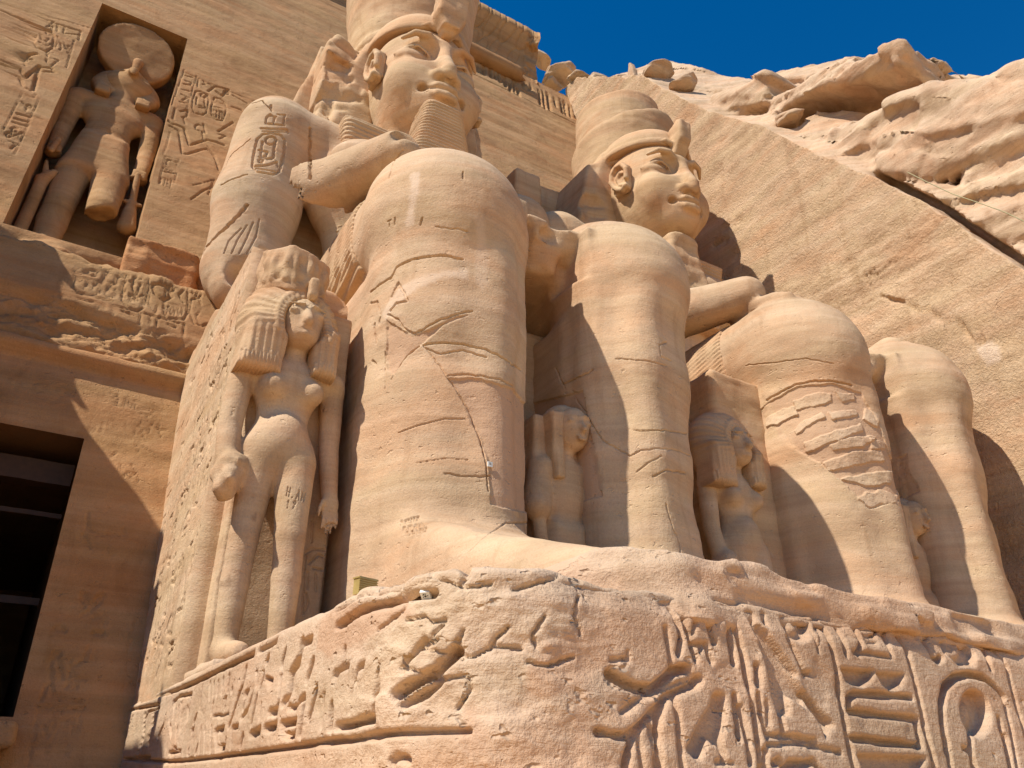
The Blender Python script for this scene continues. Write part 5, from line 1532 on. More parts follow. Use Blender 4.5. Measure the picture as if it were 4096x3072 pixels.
def throne_mesh(which):
    v = Vol((-4.62, 9.95, 0.95), (4.62, 16.6, 8.2), 0.07)
    nz = v.noise((0.9, 0.9, 2.2), 4, 111)
    stepn = v.noise((0.35, 0.35, 2.6), 3, 113)
    d = v.box((0, 13.7, 4.3), (4.56, 2.85, 3.3), 0.04)
    d = np.minimum(d, v.box((0, 15.3, 6.5), (4.5, 1.3, 2.2), 0.2))
    if which == 'near':
        cut = v.box((-3.2, 10.75, 6.7), (2.2, 0.4, 1.7), 0.05) + 0.35 * stepn + 0.1 * nz
        d = smax(d, -cut, 0.03)
        cut = v.box((-4.4, 10.8, 7.9), (1.9, 1.1, 0.6), 0.1) + 0.35 * stepn
        d = smax(d, -cut, 0.03)
    else:
        d = v.box((0, 13.4, 4.3), (4.2, 3.25, 3.3), 0.1) + 0.03 * nz
    return v.mesh(d)


def throne_side():                                   # carved flank that faces the doorway
    ys_, zz = axis_pts((10.80, 15.7, 0.025)), axis_pts((1.0, 7.5, 0.025))
    ys_ = np.concatenate([[10.80 - 0.16, 10.80 - 0.08], ys_])     # the first columns turn round the front edge
    V, F = gridmesh(ys_, zz, lambda U, W: np.stack([np.where(U < 10.8, -4.585 + (10.8 - U) * 2.2, -4.585), np.maximum(U, 10.8), W], 1))
    F = F[:, ::-1]
    N = np.tile([-1.0, 0, 0], (len(V), 1))
    r = np.random.default_rng(5)
    lines = [(np.array([(-4.585, y, 1.3), (-4.585, y + 0.06, 4.2), (-4.585, y, 7.3)]), 0.035, 0.05) for y in (11.05, 11.75, 12.5, 13.3, 14.2)]
    for _ in range(330):
        y, z = r.uniform(10.95, 15.0), r.uniform(1.3, 7.3)
        kind = r.uniform()
        if kind < 0.75:
            dy, dz = r.normal(0, 0.07), r.uniform(0.18, 0.65)
        else:
            dy, dz = r.uniform(0.12, 0.4), r.normal(0, 0.05)
        lines.append((np.array([(-4.585, y, z), (-4.585, y + dy, z + dz)]), r.uniform(0.02, 0.034), r.uniform(0.06, 0.11)))
    for y, z in ((11.4, 5.2), (12.1, 3.1), (12.9, 4.4), (12.1, 6.1)):
        a_ = np.linspace(0, 2 * math.pi, 17)
        lines.append((np.stack([0 * a_ - 4.585, y + 0.28 * np.cos(a_), z + 0.5 * np.sin(a_)], 1), 0.04, 0.06))
    V = V + N * ((0.010 * fbm(V, (1, 0.8, 1.0), 4, 115) + 0.004 * fbm(V, (1, 4, 8), 3, 117)) * smooth(10.8, 10.9, V[:, 1]))[:, None]
    wear = smooth(-0.2, 0.5, fbm(V, (1, 0.5, 0.4), 2, 119))
    V2 = groove(V, N, lines, 0.03, 0.05)
    return V + (V2 - V) * (0.5 + 0.5 * wear)[:, None], F


LEG_LINES = {'near': [
    # (photo polyline, width, depth)
    ([(842, 672), (855, 655), (880, 650), (860, 610), (845, 640)], 0.05, 0.05),
    ([(800, 632), (820, 615), (845, 600), (858, 575), (885, 562), (912, 556), (935, 553), (965, 552), (985, 558), (1000, 560)], 0.045, 0.06),
    ([(838, 680), (860, 690), (872, 708), (890, 721), (915, 712), (940, 695), (970, 685), (995, 677), (1020, 672)], 0.035, 0.045),
    ([(915, 745), (955, 740), (1000, 744), (1050, 755), (1085, 772), (1125, 800)], 0.035, 0.05), ([(920, 752), (950, 765), (1000, 757), (1050, 772)], 0.03, 0.04),
    ([(910, 745), (930, 765), (950, 790), (965, 812), (985, 840), (1000, 865), (1015, 890), (1025, 920), (1040, 960), (1050, 1000), (1055, 1060)], 0.025, 0.035),
    ([(968, 812), (1000, 808), (1040, 812), (1080, 820), (1110, 835)], 0.03, 0.04), ([(905, 748), (880, 765), (860, 790), (845, 820)], 0.02, 0.025),
    ([(800, 655), (815, 650), (822, 680), (818, 700)], 0.04, 0.05), ([(808, 700), (812, 740)], 0.05, 0.05), ([(805, 780), (812, 785)], 0.05, 0.05), ([(832, 760), (832, 840)], 0.02, 0.03),
    ([(940, 490), (990, 495), (1010, 500)], 0.02, 0.02), ([(960, 1022), (1000, 1028), (1040, 1030), (1058, 1028)], 0.03, 0.04), ([(900, 1000), (960, 990), (1010, 993)], 0.015, 0.02), ([(860, 935), (900, 920), (960, 905), (1005, 905)], 0.015, 0.02),
    ([(1000, 370), (1000, 385)], 0.02, 0.03), ([(840, 385), (850, 350), (870, 325)], 0.035, 0.03),
    ([(1095, 1130), (1150, 1130)], 0.02, 0.03), ([(1010, 1195), (1040, 1165), (1095, 1128)], 0.015, 0.02)]
    + [(p, 0.02, 0.025) for p in letters('TI', (838, 492), (862, 480), (0, -14))] + [(p, 0.022, 0.03) for p in letters('1', (905, 490), (918, 470), (4, -14))]
    + [(p, 0.022, 0.035) for p in letters('DARIER', (866, 1134), (908, 1122), (0, -9)) + letters('H.VIGEAL', (870, 1146), (918, 1136), (0, -9)) + letters('P.E.1893', (876, 1158), (922, 1147), (0, -9))],
    'far': [([(1655, 865), (1690, 845), (1720, 830), (1760, 823), (1800, 823), (1840, 832)], 0.05, 0.07), ([(1610, 790), (1660, 785), (1740, 775), (1800, 785)], 0.02, 0.02)]}
LEFT_LINES = [([(1200, 795), (1215, 830), (1240, 820), (1280, 800)], 0.04, 0.05), ([(1240, 860), (1265, 895), (1300, 950), (1360, 985), (1380, 975)], 0.03, 0.04), ([(1370, 930), (1440, 930), (1500, 940)], 0.02, 0.03), ([(1375, 975), (1420, 968), (1460, 972), (1495, 985)], 0.025, 0.03),
              ([(1330, 775), (1400, 780), (1440, 790)], 0.02, 0.02), ([(1440, 740), (1425, 745), (1428, 770), (1450, 780)], 0.035, 0.04), ([(1375, 1020), (1400, 1000), (1430, 985)], 0.03, 0.03), ([(1440, 1090), (1450, 1130), (1468, 1175), (1470, 1200)], 0.02, 0.03), ([(1410, 1030), (1440, 1015), (1480, 1022)], 0.03, 0.04)]
PATCHES = {'near': [(0, 0.8, [(888, 375), (905, 372), (908, 385), (905, 420), (895, 480), (888, 488), (878, 482), (882, 420)]),
                    (0, 0.6, [(820, 680), (840, 645), (870, 615), (910, 592), (950, 583), (1010, 580), (1010, 602), (950, 606), (900, 625), (860, 655), (835, 690)]),
                    (0, 0.35, [(1025, 470), (1045, 465), (1055, 600), (1040, 640), (1025, 610)]),
                    (1, 0.8, [(835, 690), (870, 712), (890, 722), (930, 712), (975, 688), (1010, 680), (960, 700), (915, 740), (880, 768), (850, 810), (835, 800)]),
                    (1, 0.8, [(970, 818), (1040, 818), (1110, 840), (1140, 880), (1145, 1000), (1150, 1110), (1060, 1090), (1055, 1000), (1030, 930), (990, 850)])],
           'far': [(1, 0.7, [(1660, 870), (1720, 835), (1800, 828), (1860, 850), (1900, 920), (1930, 1000), (1950, 1080), (1880, 1100), (1820, 1040), (1770, 1000), (1700, 960)])]}
PLATES = [[(1655, 905), (1690, 880), (1715, 878), (1720, 895), (1680, 915), (1657, 922)], [(1715, 865), (1770, 845), (1795, 850), (1795, 865), (1760, 880), (1720, 885)], [(1805, 845), (1845, 850), (1850, 865), (1820, 870)], [(1710, 930), (1740, 905), (1775, 890), (1780, 900), (1745, 920), (1720, 940)], [(1740, 955), (1800, 930), (1860, 915), (1865, 930), (1800, 955), (1745, 975)],
          [(1790, 890), (1850, 885), (1855, 897), (1800, 905)], [(1870, 880), (1900, 900), (1895, 920), (1865, 905)], [(1780, 1000), (1840, 975), (1905, 975), (1910, 995), (1850, 1005), (1790, 1018)], [(1820, 1035), (1870, 1020), (1925, 1020), (1925, 1045), (1870, 1050)], [(1850, 1065), (1900, 1055), (1940, 1060), (1940, 1085), (1880, 1090), (1850, 1085)], 
          [(1790, 960), (1850, 940), (1890, 945), (1870, 962), (1800, 975)], [(1880, 950), (1915, 955), (1915, 972), (1885, 968)]]


def finish_body(which, V, F, x0):
    V = V + [x0, 0, 0]
    N = normals(V, F)
    V = V + N * (0.018 * fbm(V, (0.7, 0.7, 1.4), 4, 121) + 0.006 * fbm(V, (2, 2, 6), 3, 125))[:, None]
    if which == 'stump':
        return V, F, None
    bvh = BVHTree.FromPolygons(V.tolist(), F.tolist())
    src = list(LEG_LINES[which]) + (LEFT_LINES if which == 'near' else [])
    lines = []
    for i, (p, w, dp) in enumerate(src):
        w, dp = (0.55 * w, 0.7 * dp) if w > 0.023 else (0.8 * w, dp)
        q = cast(bvh, wig2(p, 1.5, 4.0, i) if w > 0.0127 else p)
        if len(q) > 1:
            lines.append((q, w, dp))
    if which == 'near':                              # name ring on the upper arm
        zq = zoomed(0, 0, 1.619)
        ring = [(zq(p), w, d_) for p, w, d_ in [
            ([(1700, 870), (1665, 900), (1640, 1010), (1635, 1080), (1660, 1110), (1770, 1130), (1810, 1110), (1840, 1000), (1845, 910), (1820, 875), (1760, 860), (1700, 870)], 0.045, 0.055), (oval(1755, 910, 34, 26), 0.045, 0.06),
            ([(1700, 920), (1690, 1010)], 0.045, 0.05), ([(1680, 970), (1730, 985), (1725, 1010), (1680, 1015)], 0.045, 0.05), ([(1780, 930), (1770, 1020), (1730, 1030)], 0.05, 0.06), ([(1680, 1015), (1760, 1030)], 0.04, 0.05), (oval(1690, 1040, 14, 11), 0.05, 0.06),
            ([(1650, 1075), (1730, 1070), (1790, 1050), (1800, 1080)], 0.05, 0.06), ([(1660, 1090), (1780, 1110)], 0.03, 0.04), ([(1690, 830), (1860, 840), (1865, 860)], 0.045, 0.05), ([(1700, 850), (1860, 855)], 0.03, 0.035),
            ([(1720, 800), (1725, 760), (1750, 740), (1780, 760), (1770, 800)], 0.04, 0.05), ([(1720, 800), (1840, 810)], 0.04, 0.05), ([(1800, 740), (1845, 745), (1835, 800)], 0.035, 0.04), ([(1755, 680), (1760, 715)], 0.045, 0.05), ([(1740, 750), (1790, 755)], 0.03, 0.04)]]
        for p, w, d_ in ring:
            q = cast(bvh, p)
            if len(q) > 1:
                lines.append((q, w, d_))
        for p, w in [([(1600, 1330), (1500, 1440), (1400, 1530), (1330, 1600), (1310, 1658)], 0.06), ([(1560, 690), (1700, 650), (1760, 715)], 0.02), ([(1430, 1200), (1500, 1160), (1600, 1130)], 0.02), ([(2010, 830), (2005, 1000), (2010, 1150)], 0.05), ([(1420, 1150), (1500, 1000), (1620, 900)], 0.015)]:
            q = cast(bvh, wig2(zq(p), 1.5, 4.0, 3))
            if len(q) > 1:
                lines.append((q, w, 0.08))
        for i in range(4):
            q = cast(bvh, zq([(1450 + 50 * i, 1640), (1480 + 60 * i, 1560 - 10 * i), (1560 + 40 * i, 1480 - 20 * i)]))
            if len(q) > 1:
                lines.append((q, 0.03, 0.03))
    near = np.zeros(len(V), bool)
    for L in lines:
        near |= line_dist(V, L[0], 0.14) < 0.10
    polys = PLATES if which == 'far' else []
    for ch, amt, pts in PATCHES[which]:
        if ch == 1:
            near |= np.abs(poly_on(V, bvh, wig2(pts + pts[:1], 2.0, 5.0, 3)[:-1], 1.2)) < 0.08
    for pts in polys:
        near |= np.abs(poly_on(V, bvh, pts, 0.5)) < 0.12
    V2, F2 = refine(V, F, near[F].any(1), 5)
    N2 = normals(V2, F2)
    V2 = groove(V2, N2, lines, 0.03, 0.04)
    patch = np.zeros((len(V2), 3))
    n2 = fbm(V2, 3.0, 4, 127)
    for ch, amt, pts in PATCHES[which]:
        d = poly_on(V2, bvh, wig2(pts + pts[:1], 2.0, 5.0, 3)[:-1], 1.2)
        if ch == 1:
            V2 = V2 - N2 * (0.028 * smooth(-0.012, 0.012, d + 0.01 * n2))[:, None]
        patch[:, ch] = np.maximum(patch[:, ch], amt * smooth(-0.015, 0.035, d + 0.05 * n2))
    if which == 'near':
        brk = smooth(1.5, 1.1, np.linalg.norm((V2 - [x0 - 3.6, 13.4, 10.0]) * [1, 0.75, 0.85], axis=1)) * smooth(-0.2, 0.25, np.abs(N2[:, 1]) - 0.35)
        patch[:, 2] = 0.22 * brk
    if which == 'far':
        for pts in polys:
            d = poly_on(V2, bvh, pts, 0.5) + 0.04 * n2
            V2 = V2 + N2 * (0.032 * smooth(-0.012, 0.012, d) * (1 + 0.5 * n2))[:, None]
            patch[:, 1] *= 1 - smooth(-0.02, 0.03, d)
            patch[:, 0] = np.maximum(patch[:, 0], 0.25 * smooth(-0.02, 0.03, d))
    return V2, F2, patch


GROUP = 'seated colossi along the temple front'
HEAD = head_mesh()
EARS = ear_mesh(-1), ear_mesh(1)


def roughen(V, F, amp, sc, seed):
    return V + normals(V, F) * (amp * fbm(V, sc, 4, seed))[:, None], F


def colossus(which, x0, label):
    t = thing('colossal_statue', label, 'statue', (x0, 10, ZT), GROUP)
    V, F = make_body(which)
    V, F, patch = finish_body(which, V, F, x0)
    mesh_obj('body', local(V, t), F, STONE_LEG, t, patch)

    def part(name, VF, mat, seed=0, amp=0.012, sc=(1, 1, 2)):
        V, F = VF
        V = V + [x0, 0, 0]
        if amp:
            V, F = roughen(V, F, amp, sc, seed + 131)
        return mesh_obj(name, local(V, t), F, mat, t)

    th = part('throne', throne_mesh(which), STONE, 3, 0.03)
    if which == 'near':
        V, F = throne_side()
        mesh_obj('carved_flank', local(V + [x0, 0, 0], t), F, STONE_LEG, th)
    if which == 'stump':
        return t
    hd = part('head', HEAD, STONE, 1, 0.010)
    for e in EARS:
        V, F = e
        mesh_obj('ear', local(V + [x0, 0, 0], t), F, STONE, hd)
    nm = part('headdress', nemes_mesh(which == 'near'), STONE, 5, 0.012)
    V, F = uraeus_mesh('tall' if which == 'near' else 'stub')
    mesh_obj('uraeus', local(V + [x0, 0, 0], t), F, STONE, nm)
    v = Vol((-4.6, 17.1, 12.5), (4.6, 20.5, 20.6), 0.09)
    nz = v.noise(0.9, 4, 151)
    if which == 'near':
        w_ = np.minimum(2.62 + 0.2 * (19.6 - v.Z), 3.3)
        d = np.maximum(np.maximum(np.abs(v.X) - w_, 17.35 - v.Y), np.maximum(v.Y - 20.2, v.Z - 19.7 - 0.12 * nz)) + 0.05 * nz
    else:
        d = np.minimum(v.box((0, 19.2, 15.6), (3.0, 1.1, 3.1), 0.1), v.box((-3.85, 18.7, 15.4), (0.5, 1.3, 2.9), 0.1)) + 0.05 * nz
    part('back_slab', v.mesh(d), STONE, 13, 0.015)
    part('crown', crown_mesh('tall' if which == 'near' else 'low'), STONE, 7, 0.02)
    part('beard', beard_mesh('full' if which == 'near' else 'broken'), STONE, 9, 0.004)
    part('kilt', kilt_mesh(), STONE, 11, 0.0)
    return t


near_statue = colossus('near', XM, 'nearer seated stone colossus with a long ribbed beard and a broken arm')
far_statue = colossus('far', XM + PITCHX, 'farther seated stone colossus with a low broken crown and flaking shin')
stump_statue = colossus('stump', -8.0, 'headless broken colossus seated on the other side of the doorway')
V, F = boxm((-12.8, YF, GROUND), (-3.3, YB, ZT), (20, 20, 6))
V = V + normals(V, F) * (0.05 * fbm(V, 0.8, 3, 5))[:, None]
tag(mesh_obj('statue_base', V, F, BASE), 'plain stone base carrying the headless colossus across the doorway', 'base')
#@@FIGURES

# ------------------------------------------------------------------ smaller figures
def person_face(v, c, k, d):                         # carve a small face on head surface d, centre c, scale k
    x, y, z = c
    d = smin(d, v.chain([(x, y - 0.22 * k, z + 0.10 * k, 0.035 * k), (x, y - 0.31 * k, z - 0.07 * k, 0.055 * k)]), 0.05 * k)
    for s_ in (-1, 1):
        d = smax(d, -v.ell((x + s_ * 0.12 * k, y - 0.29 * k, z + 0.07 * k), (0.09 * k, 0.08 * k, 0.05 * k)), 0.03 * k)
        d = smin(d, v.ell((x + s_ * 0.12 * k, y - 0.205 * k, z + 0.065 * k), (0.075 * k, 0.05 * k, 0.035 * k)), 0.02 * k)
        d = smin(d, v.cap((x + s_ * 0.05 * k, y - 0.27 * k, z + 0.15 * k), (x + s_ * 0.2 * k, y - 0.2 * k, z + 0.14 * k), 0.015 * k), 0.03 * k)
    d = smin(d, v.chain([(x - 0.09 * k, y - 0.235 * k, z - 0.145 * k, 0.018 * k), (x, y - 0.27 * k, z - 0.14 * k, 0.028 * k), (x + 0.09 * k, y - 0.235 * k, z - 0.145 * k, 0.018 * k)]), 0.03 * k)
    d = smin(d, v.chain([(x - 0.07 * k, y - 0.24 * k, z - 0.195 * k, 0.02 * k), (x, y - 0.265 * k, z - 0.20 * k, 0.03 * k), (x + 0.07 * k, y - 0.24 * k, z - 0.195 * k, 0.02 * k)]), 0.03 * k)
    d = smax(d, -v.cap((x - 0.1 * k, y - 0.27 * k, z - 0.17 * k), (x + 0.1 * k, y - 0.27 * k, z - 0.17 * k), 0.012 * k), 0.02 * k)
    return d


def queen_parts():
    v = Vol((1.2, 7.5, 1.05), (3.3, 10.4, 5.75), 0.03)
    legL = v.chain([(2.02, 9.0, 3.45, 0.225), (1.97, 8.97, 2.5, 0.160), (1.96, 9.01, 2.0, 0.152), (1.96, 9.0, 1.35, 0.125)], 0.02)
    legR = v.chain([(2.42, 8.95, 3.4, 0.235), (2.42, 8.78, 2.5, 0.170), (2.44, 8.77, 2.05, 0.158), (2.45, 8.74, 1.35, 0.128)], 0.02)
    d = smin(legL, legR, 0.06)
    for x, y in ((1.97, 9.0), (2.46, 8.7)):
        d = smin(d, v.chain([(x, y + 0.05, 1.27, 0.14), (x - 0.01, y - 0.45, 1.22, 0.11), (x - 0.02, y - 0.72, 1.2, 0.09)], 0.05), 0.08)
    d = smin(d, v.ell((2.22, 9.05, 3.55), (0.43, 0.31, 0.40)), 0.12)
    d = smin(d, v.ell((2.22, 9.08, 4.0), (0.31, 0.24, 0.5)), 0.15)
    d = smin(d, v.ell((2.22, 8.86, 3.72), (0.22, 0.17, 0.25)), 0.12)
    d = smin(d, v.ell((2.22, 9.08, 4.42), (0.42, 0.28, 0.38)), 0.15)
    d = smax(d, -v.ell((2.27, 8.62, 3.92), (0.035, 0.1, 0.05)), 0.03)
    for x in (2.0, 2.48):
        d = smin(d, v.ell((x, 8.86, 4.32), (0.14, 0.145, 0.15)), 0.11)
    d = smin(d, v.cap((1.74, 9.12, 4.6), (2.78, 9.12, 4.6), 0.18), 0.12)
    d = smin(d, v.cap((2.24, 9.08, 4.6), (2.25, 9.04, 5.1), 0.16), 0.08)
    nz = v.noise(2.5, 4, 201)
    armL = v.chain([(1.68, 9.12, 4.5, 0.155), (1.63, 9.05, 3.75, 0.14), (1.64, 8.95, 3.35, 0.13)], 0.0)
    lump = v.ell((1.66, 8.92, 3.12), (0.19, 0.24, 0.30)) + 0.13 * nz
    armR = v.chain([(2.82, 9.14, 4.5, 0.15), (2.85, 9.12, 3.75, 0.125), (2.90, 9.05, 3.15, 0.10)], 0.0)
    hand = v.ell((2.90, 9.0, 3.02), (0.115, 0.065, 0.16))
    for i, (l_, r_) in enumerate(((0.20, 0.027), (0.25, 0.030), (0.24, 0.029), (0.18, 0.025))):
        x = 2.825 + 0.056 * i
        hand = smin(hand, v.chain([(x, 8.98, 2.93, r_), (x + 0.005, 8.96, 2.93 - 0.5 * l_, r_), (x + 0.004, 8.985, 2.93 - l_, 0.85 * r_)]), 0.012)
    hand = smin(hand, v.chain([(2.81, 8.96, 3.06, 0.034), (2.765, 8.93, 2.96, 0.03), (2.76, 8.93, 2.87, 0.026)]), 0.015)
    d = smin(smin(smin(d, armL, 0.05), smin(armR, hand, 0.04), 0.05), lump, 0.05)
    head = v.ell((2.25, 8.98, 5.28), (0.29, 0.32, 0.38))
    head = smin(head, v.ell((2.25, 8.83, 5.06), (0.19, 0.17, 0.15)), 0.1)
    head = person_face(v, (2.25, 8.97, 5.26), 1.18, head)
    d = smin(d, head, 0.04)
    slab = v.box((2.42, 9.75, 3.3), (0.60, 0.5, 2.5), 0.05)
    d = smin(d, slab, 0.05)
    body = v.mesh(d)
    # wig: three masses of hair round the face
    v = Vol((1.3, 8.5, 4.2), (2.95, 9.95, 6.05), 0.025)
    w = v.ell((2.17, 9.22, 5.30), (0.64, 0.50, 0.66))
    lobe = v.poly([(1.60, 5.2), (1.52, 4.45), (2.06, 4.45), (2.02, 5.2)], 1)
    w = smin(w, extrude(lobe, v.Y - 8.98, 0.27, 0.12), 0.22)
    lobe = v.poly([(2.46, 5.2), (2.40, 4.55), (2.74, 4.55), (2.72, 5.2)], 1)
    w = smin(w, extrude(lobe, v.Y - 8.98, 0.27, 0.12), 0.22)
    w = smax(w, -v.ell((2.25, 8.62, 5.22), (0.275, 0.38, 0.38)), 0.03)
    w = smax(w, -v.box((2.24, 8.8, 4.65), (0.17, 0.5, 0.4), 0.05), 0.03)
    V, F = v.mesh(w)
    V, F = refine(V, F, np.ones(len(F), bool), 2)
    N = normals(V, F)
    ang = np.arctan2(V[:, 0] - 2.25, V[:, 2] - 5.2)
    low = smooth(5.15, 4.95, V[:, 2])
    rid = np.sin(V[:, 0] * 2 * math.pi / 0.085) * low + np.sin(ang * 34) * (1 - low)
    fringe = smooth(4.66, 4.64, V[:, 2] - 0.06 * (V[:, 0] > 2.2))
    rid = rid * (1 - fringe) + fringe * np.sin(V[:, 0] * 2 * math.pi / 0.045)
    braid = smooth(0.05, 0.0, np.abs(np.hypot(V[:, 0] - 2.25, (V[:, 2] - 5.22) * 0.75) - 0.36)) * (V[:, 2] > 5.0) * (V[:, 1] < 9.1)
    V = V + N * (0.007 * rid * (1 - braid) + 0.015 * braid)[:, None]
    wig = (V, F)
    v = Vol((1.55, 8.5, 5.6), (2.7, 9.85, 6.45), 0.025)
    r = np.sqrt((v.X - 2.12) ** 2 + (v.Y - 9.2) ** 2)
    d = np.maximum(r - 0.42 - 0.05 * (v.Z - 5.7), np.abs(v.Z - 5.98) - 0.32)
    V, F = v.mesh(d + 0.03 * v.noise(3, 3, 5))
    N = normals(V, F)
    a_ = np.arctan2(V[:, 1] - 9.2, V[:, 0] - 2.12)
    fig = np.sin(a_ * 9) * 0.6 + 0.4 * np.sin(a_ * 18 + 1)
    band = smooth(5.76, 5.8, V[:, 2]) * smooth(6.28, 6.2, V[:, 2])
    V = V + N * (0.035 * np.sign(fig) * smooth(0.1, 0.5, np.abs(fig)) * band * (0.6 + 0.4 * np.sin(V[:, 2] * 22)))[:, None]
    crown = (V, F)
    v = Vol((2.1, 8.5, 5.45), (2.5, 9.1, 5.95), 0.02)
    d = smin(v.box((2.29, 8.74, 5.72), (0.06, 0.07, 0.14), 0.03), v.box((2.29, 8.82, 5.6), (0.045, 0.12, 0.06), 0.03), 0.03)
    return body, wig, crown, v.mesh(d)


QB, QW, QC, QU = queen_parts()
QG = 'standing royal women beside the legs of the colossi'
QK = 1.13                                           # her size; she stands close to the throne front
QO = np.array([2.22, 9.0, ZT])
QP = np.array([2.22, 9.0, ZT]) * QK


def queen(dx, label, full_):
    t = thing('queen_statue', label, 'statue', (QP[0] + dx, QP[1], QP[2]), QG)

    def part(name, VF, mat, amp, sc, seed):
        V, F = VF
        V = (V + normals(V, F) * (amp * fbm(V, sc, 4, seed))[:, None] - QO) * QK
        return mesh_obj(name, V, F, mat, t)

    o = part('body', QB, STONE_LEG, 0.005, 2.0, 205)
    part('wig', QW, STONE, 0.005, 3.0, 207)
    if full_:
        part('crown', QC, STONE, 0.004, 3.0, 209)
        part('uraeus', QU, STONE, 0.003, 3.0, 210)
    V, F = boxm((-0.57, -0.85, -0.145), (0.62, 0.9, -0.02), (12, 12, 2))
    V = V + normals(V, F) * (0.02 * fbm(V, 2.0, 3, 213))[:, None]
    mesh_obj('plinth', V, F, BASE, t)
    return t, o


q1, qbody = queen(0.0, 'sunlit standing queen with a long ribbed wig beside the nearer colossus', True)
q2, _ = queen(PITCHX, 'shadowed standing figure beside the right leg of the farther colossus', False)
# letters scratched into her thigh
bq = BVHTree.FromPolygons((np.array([v.co for v in qbody.data.vertices]) + QP).tolist(), [list(p.vertices) for p in qbody.data.polygons])
Vq = np.zeros(len(qbody.data.vertices) * 3)
qbody.data.vertices.foreach_get('co', Vq)
Vq = Vq.reshape(-1, 3) + QP
Fq = np.array([list(p.vertices) for p in qbody.data.polygons])
hl = []
for p in letters('H.AN', (618, 1071), (661, 1085), (4, -19)) + letters('19', (617, 1098), (643, 1098), (4, -17)):
    c = cast(bq, p)
    if len(c) > 1:
        hl.append((c, 0.0115, 0.018))
zt_ = zoomed(700, 1700, 1.659)
for p in [oval(1033, 690, 38, 36), [(1033, 655), (1033, 725)], [(995, 690), (1072, 690)], [(1005, 800), (1015, 775), (1045, 772), (1062, 800), (1005, 800)], [(915, 640), (905, 775)], [(850, 1250), (855, 1000), (868, 850), (915, 822), (1010, 830), (1048, 870), (1050, 1000)],
          [(890, 920), (950, 860), (1000, 880), (1010, 950)], [(880, 980), (880, 1080)], [(935, 985), (935, 1095)], [(980, 1070), (985, 1100)], [(1005, 1070), (1010, 1100)], [(870, 1120), (885, 1180), (870, 1230)], [(1000, 1120), (995, 1170)], [(920, 950), (980, 960)]]:
    c = cast(bq, zt_(p))
    if len(c) > 1 and np.ptp(c[:, 1]) < 0.5:
        hl.append((c, 0.026, 0.03))
near = np.zeros(len(Vq), bool)
for L in hl:
    near |= line_dist(Vq, L[0], 0.08) < 0.06
Vq, Fq = refine(Vq, Fq, near[Fq].any(1), 4)
Vq = groove(Vq, normals(Vq, Fq), hl, 0.015, 0.02)
pq = np.zeros((len(Vq), 3))
spot = fbm(Vq, 5.0, 2, 211)
pq[:, 2] = 0.45 * smooth(0.45, 0.6, spot) * smooth(3.5, 3.1, Vq[:, 2]) * smooth(2.0, 2.3, Vq[:, 2]) * (Vq[:, 0] < 2.3)
old = qbody.data
qbody.data = mesh_obj('body', Vq - QP, Fq, STONE_LEG, None, pq).data
bpy.data.objects.remove([o for o in C.objects if o.data == qbody.data and o != qbody][0])

# signs on the slab beside her
# --- small robed figure between the legs
v = Vol((5.9, 8.7, 1.0), (7.8, 10.8, 5.75), 0.035)
d = v.ell((6.80, 9.50, 5.08), (0.29, 0.30, 0.37))
d = person_face(v, (6.80, 9.50, 5.06), 1.12, d)
d = smin(d, v.cap((6.75, 9.6, 4.9), (6.72, 9.65, 4.5), 0.15), 0.06)
d = smin(d, v.cap((6.36, 9.65, 4.42), (7.02, 9.65, 4.42), 0.18), 0.1)
d = smin(d, v.ell((6.7, 9.65, 4.1), (0.38, 0.27, 0.5)), 0.12)
d = smin(d, v.ell((6.72, 9.68, 3.6), (0.30, 0.24, 0.5)), 0.12)
robe = v.poly([(6.38, 3.6), (7.02, 3.6), (7.35, 1.0), (6.2, 1.0)], 1)
d = smin(d, extrude(robe, v.Y - 9.75, 0.38, 0.25), 0.12)
for s_, x in ((-1, 6.32), (1, 7.08)):
    d = smin(d, v.chain([(x, 9.65, 4.38, 0.19), (x + 0.10 * s_, 9.6, 3.95, 0.20), (x + 0.14 * s_, 9.55, 3.75, 0.22)], 0.05), 0.06)
    d = smin(d, v.chain([(x + 0.12 * s_, 9.55, 3.7, 0.11), (x + 0.05 * s_, 9.5, 2.9, 0.09)]), 0.05)
    hn = v.ell((x + 0.03 * s_, 9.48, 2.75), (0.05, 0.08, 0.13))
    for i in range(4):
        hn = smin(hn, v.chain([(x + 0.03 * s_, 9.42 + 0.04 * i, 2.66, 0.025), (x + 0.02 * s_, 9.42 + 0.035 * i, 2.50, 0.02)]), 0.015)
    d = smin(d, hn, 0.03)
d = smin(d, v.box((6.6, 10.15, 3.2), (0.42, 0.55, 2.1), 0.06), 0.08)
d = d + 0.02 * v.noise(2.5, 3, 221)
VP, FP = v.mesh(d)
v = Vol((6.0, 9.1, 3.9), (7.3, 10.4, 5.75), 0.03)
w = v.ell((6.76, 9.70, 5.16), (0.36, 0.34, 0.40))
w = smax(w, -v.ell((6.82, 9.28, 5.02), (0.28, 0.33, 0.36)), 0.03)
w = smin(w, extrude(v.poly([(6.34, 5.3), (6.58, 5.3), (6.60, 4.2), (6.42, 4.2)], 1), v.Y - 9.52, 0.16, 0.06), 0.12)
VW_, FW_ = v.mesh(w)
VW_ = VW_ + normals(VW_, FW_) * (0.008 * np.sin(VW_[:, 0] * 2 * math.pi / 0.07))[:, None]
PG = 'small royal children between the feet of the colossi'
org = np.array([6.75, 9.7, ZT])
prince = thing('prince_statue', 'small worn robed figure with side lock in the shadow between the nearer legs', 'statue', tuple(org), PG)
mesh_obj('body', VP - org, FP, STONE, prince)
mesh_obj('wig', VW_ - org, FW_, STONE, prince)
p2 = prince.copy()
C.objects.link(p2)
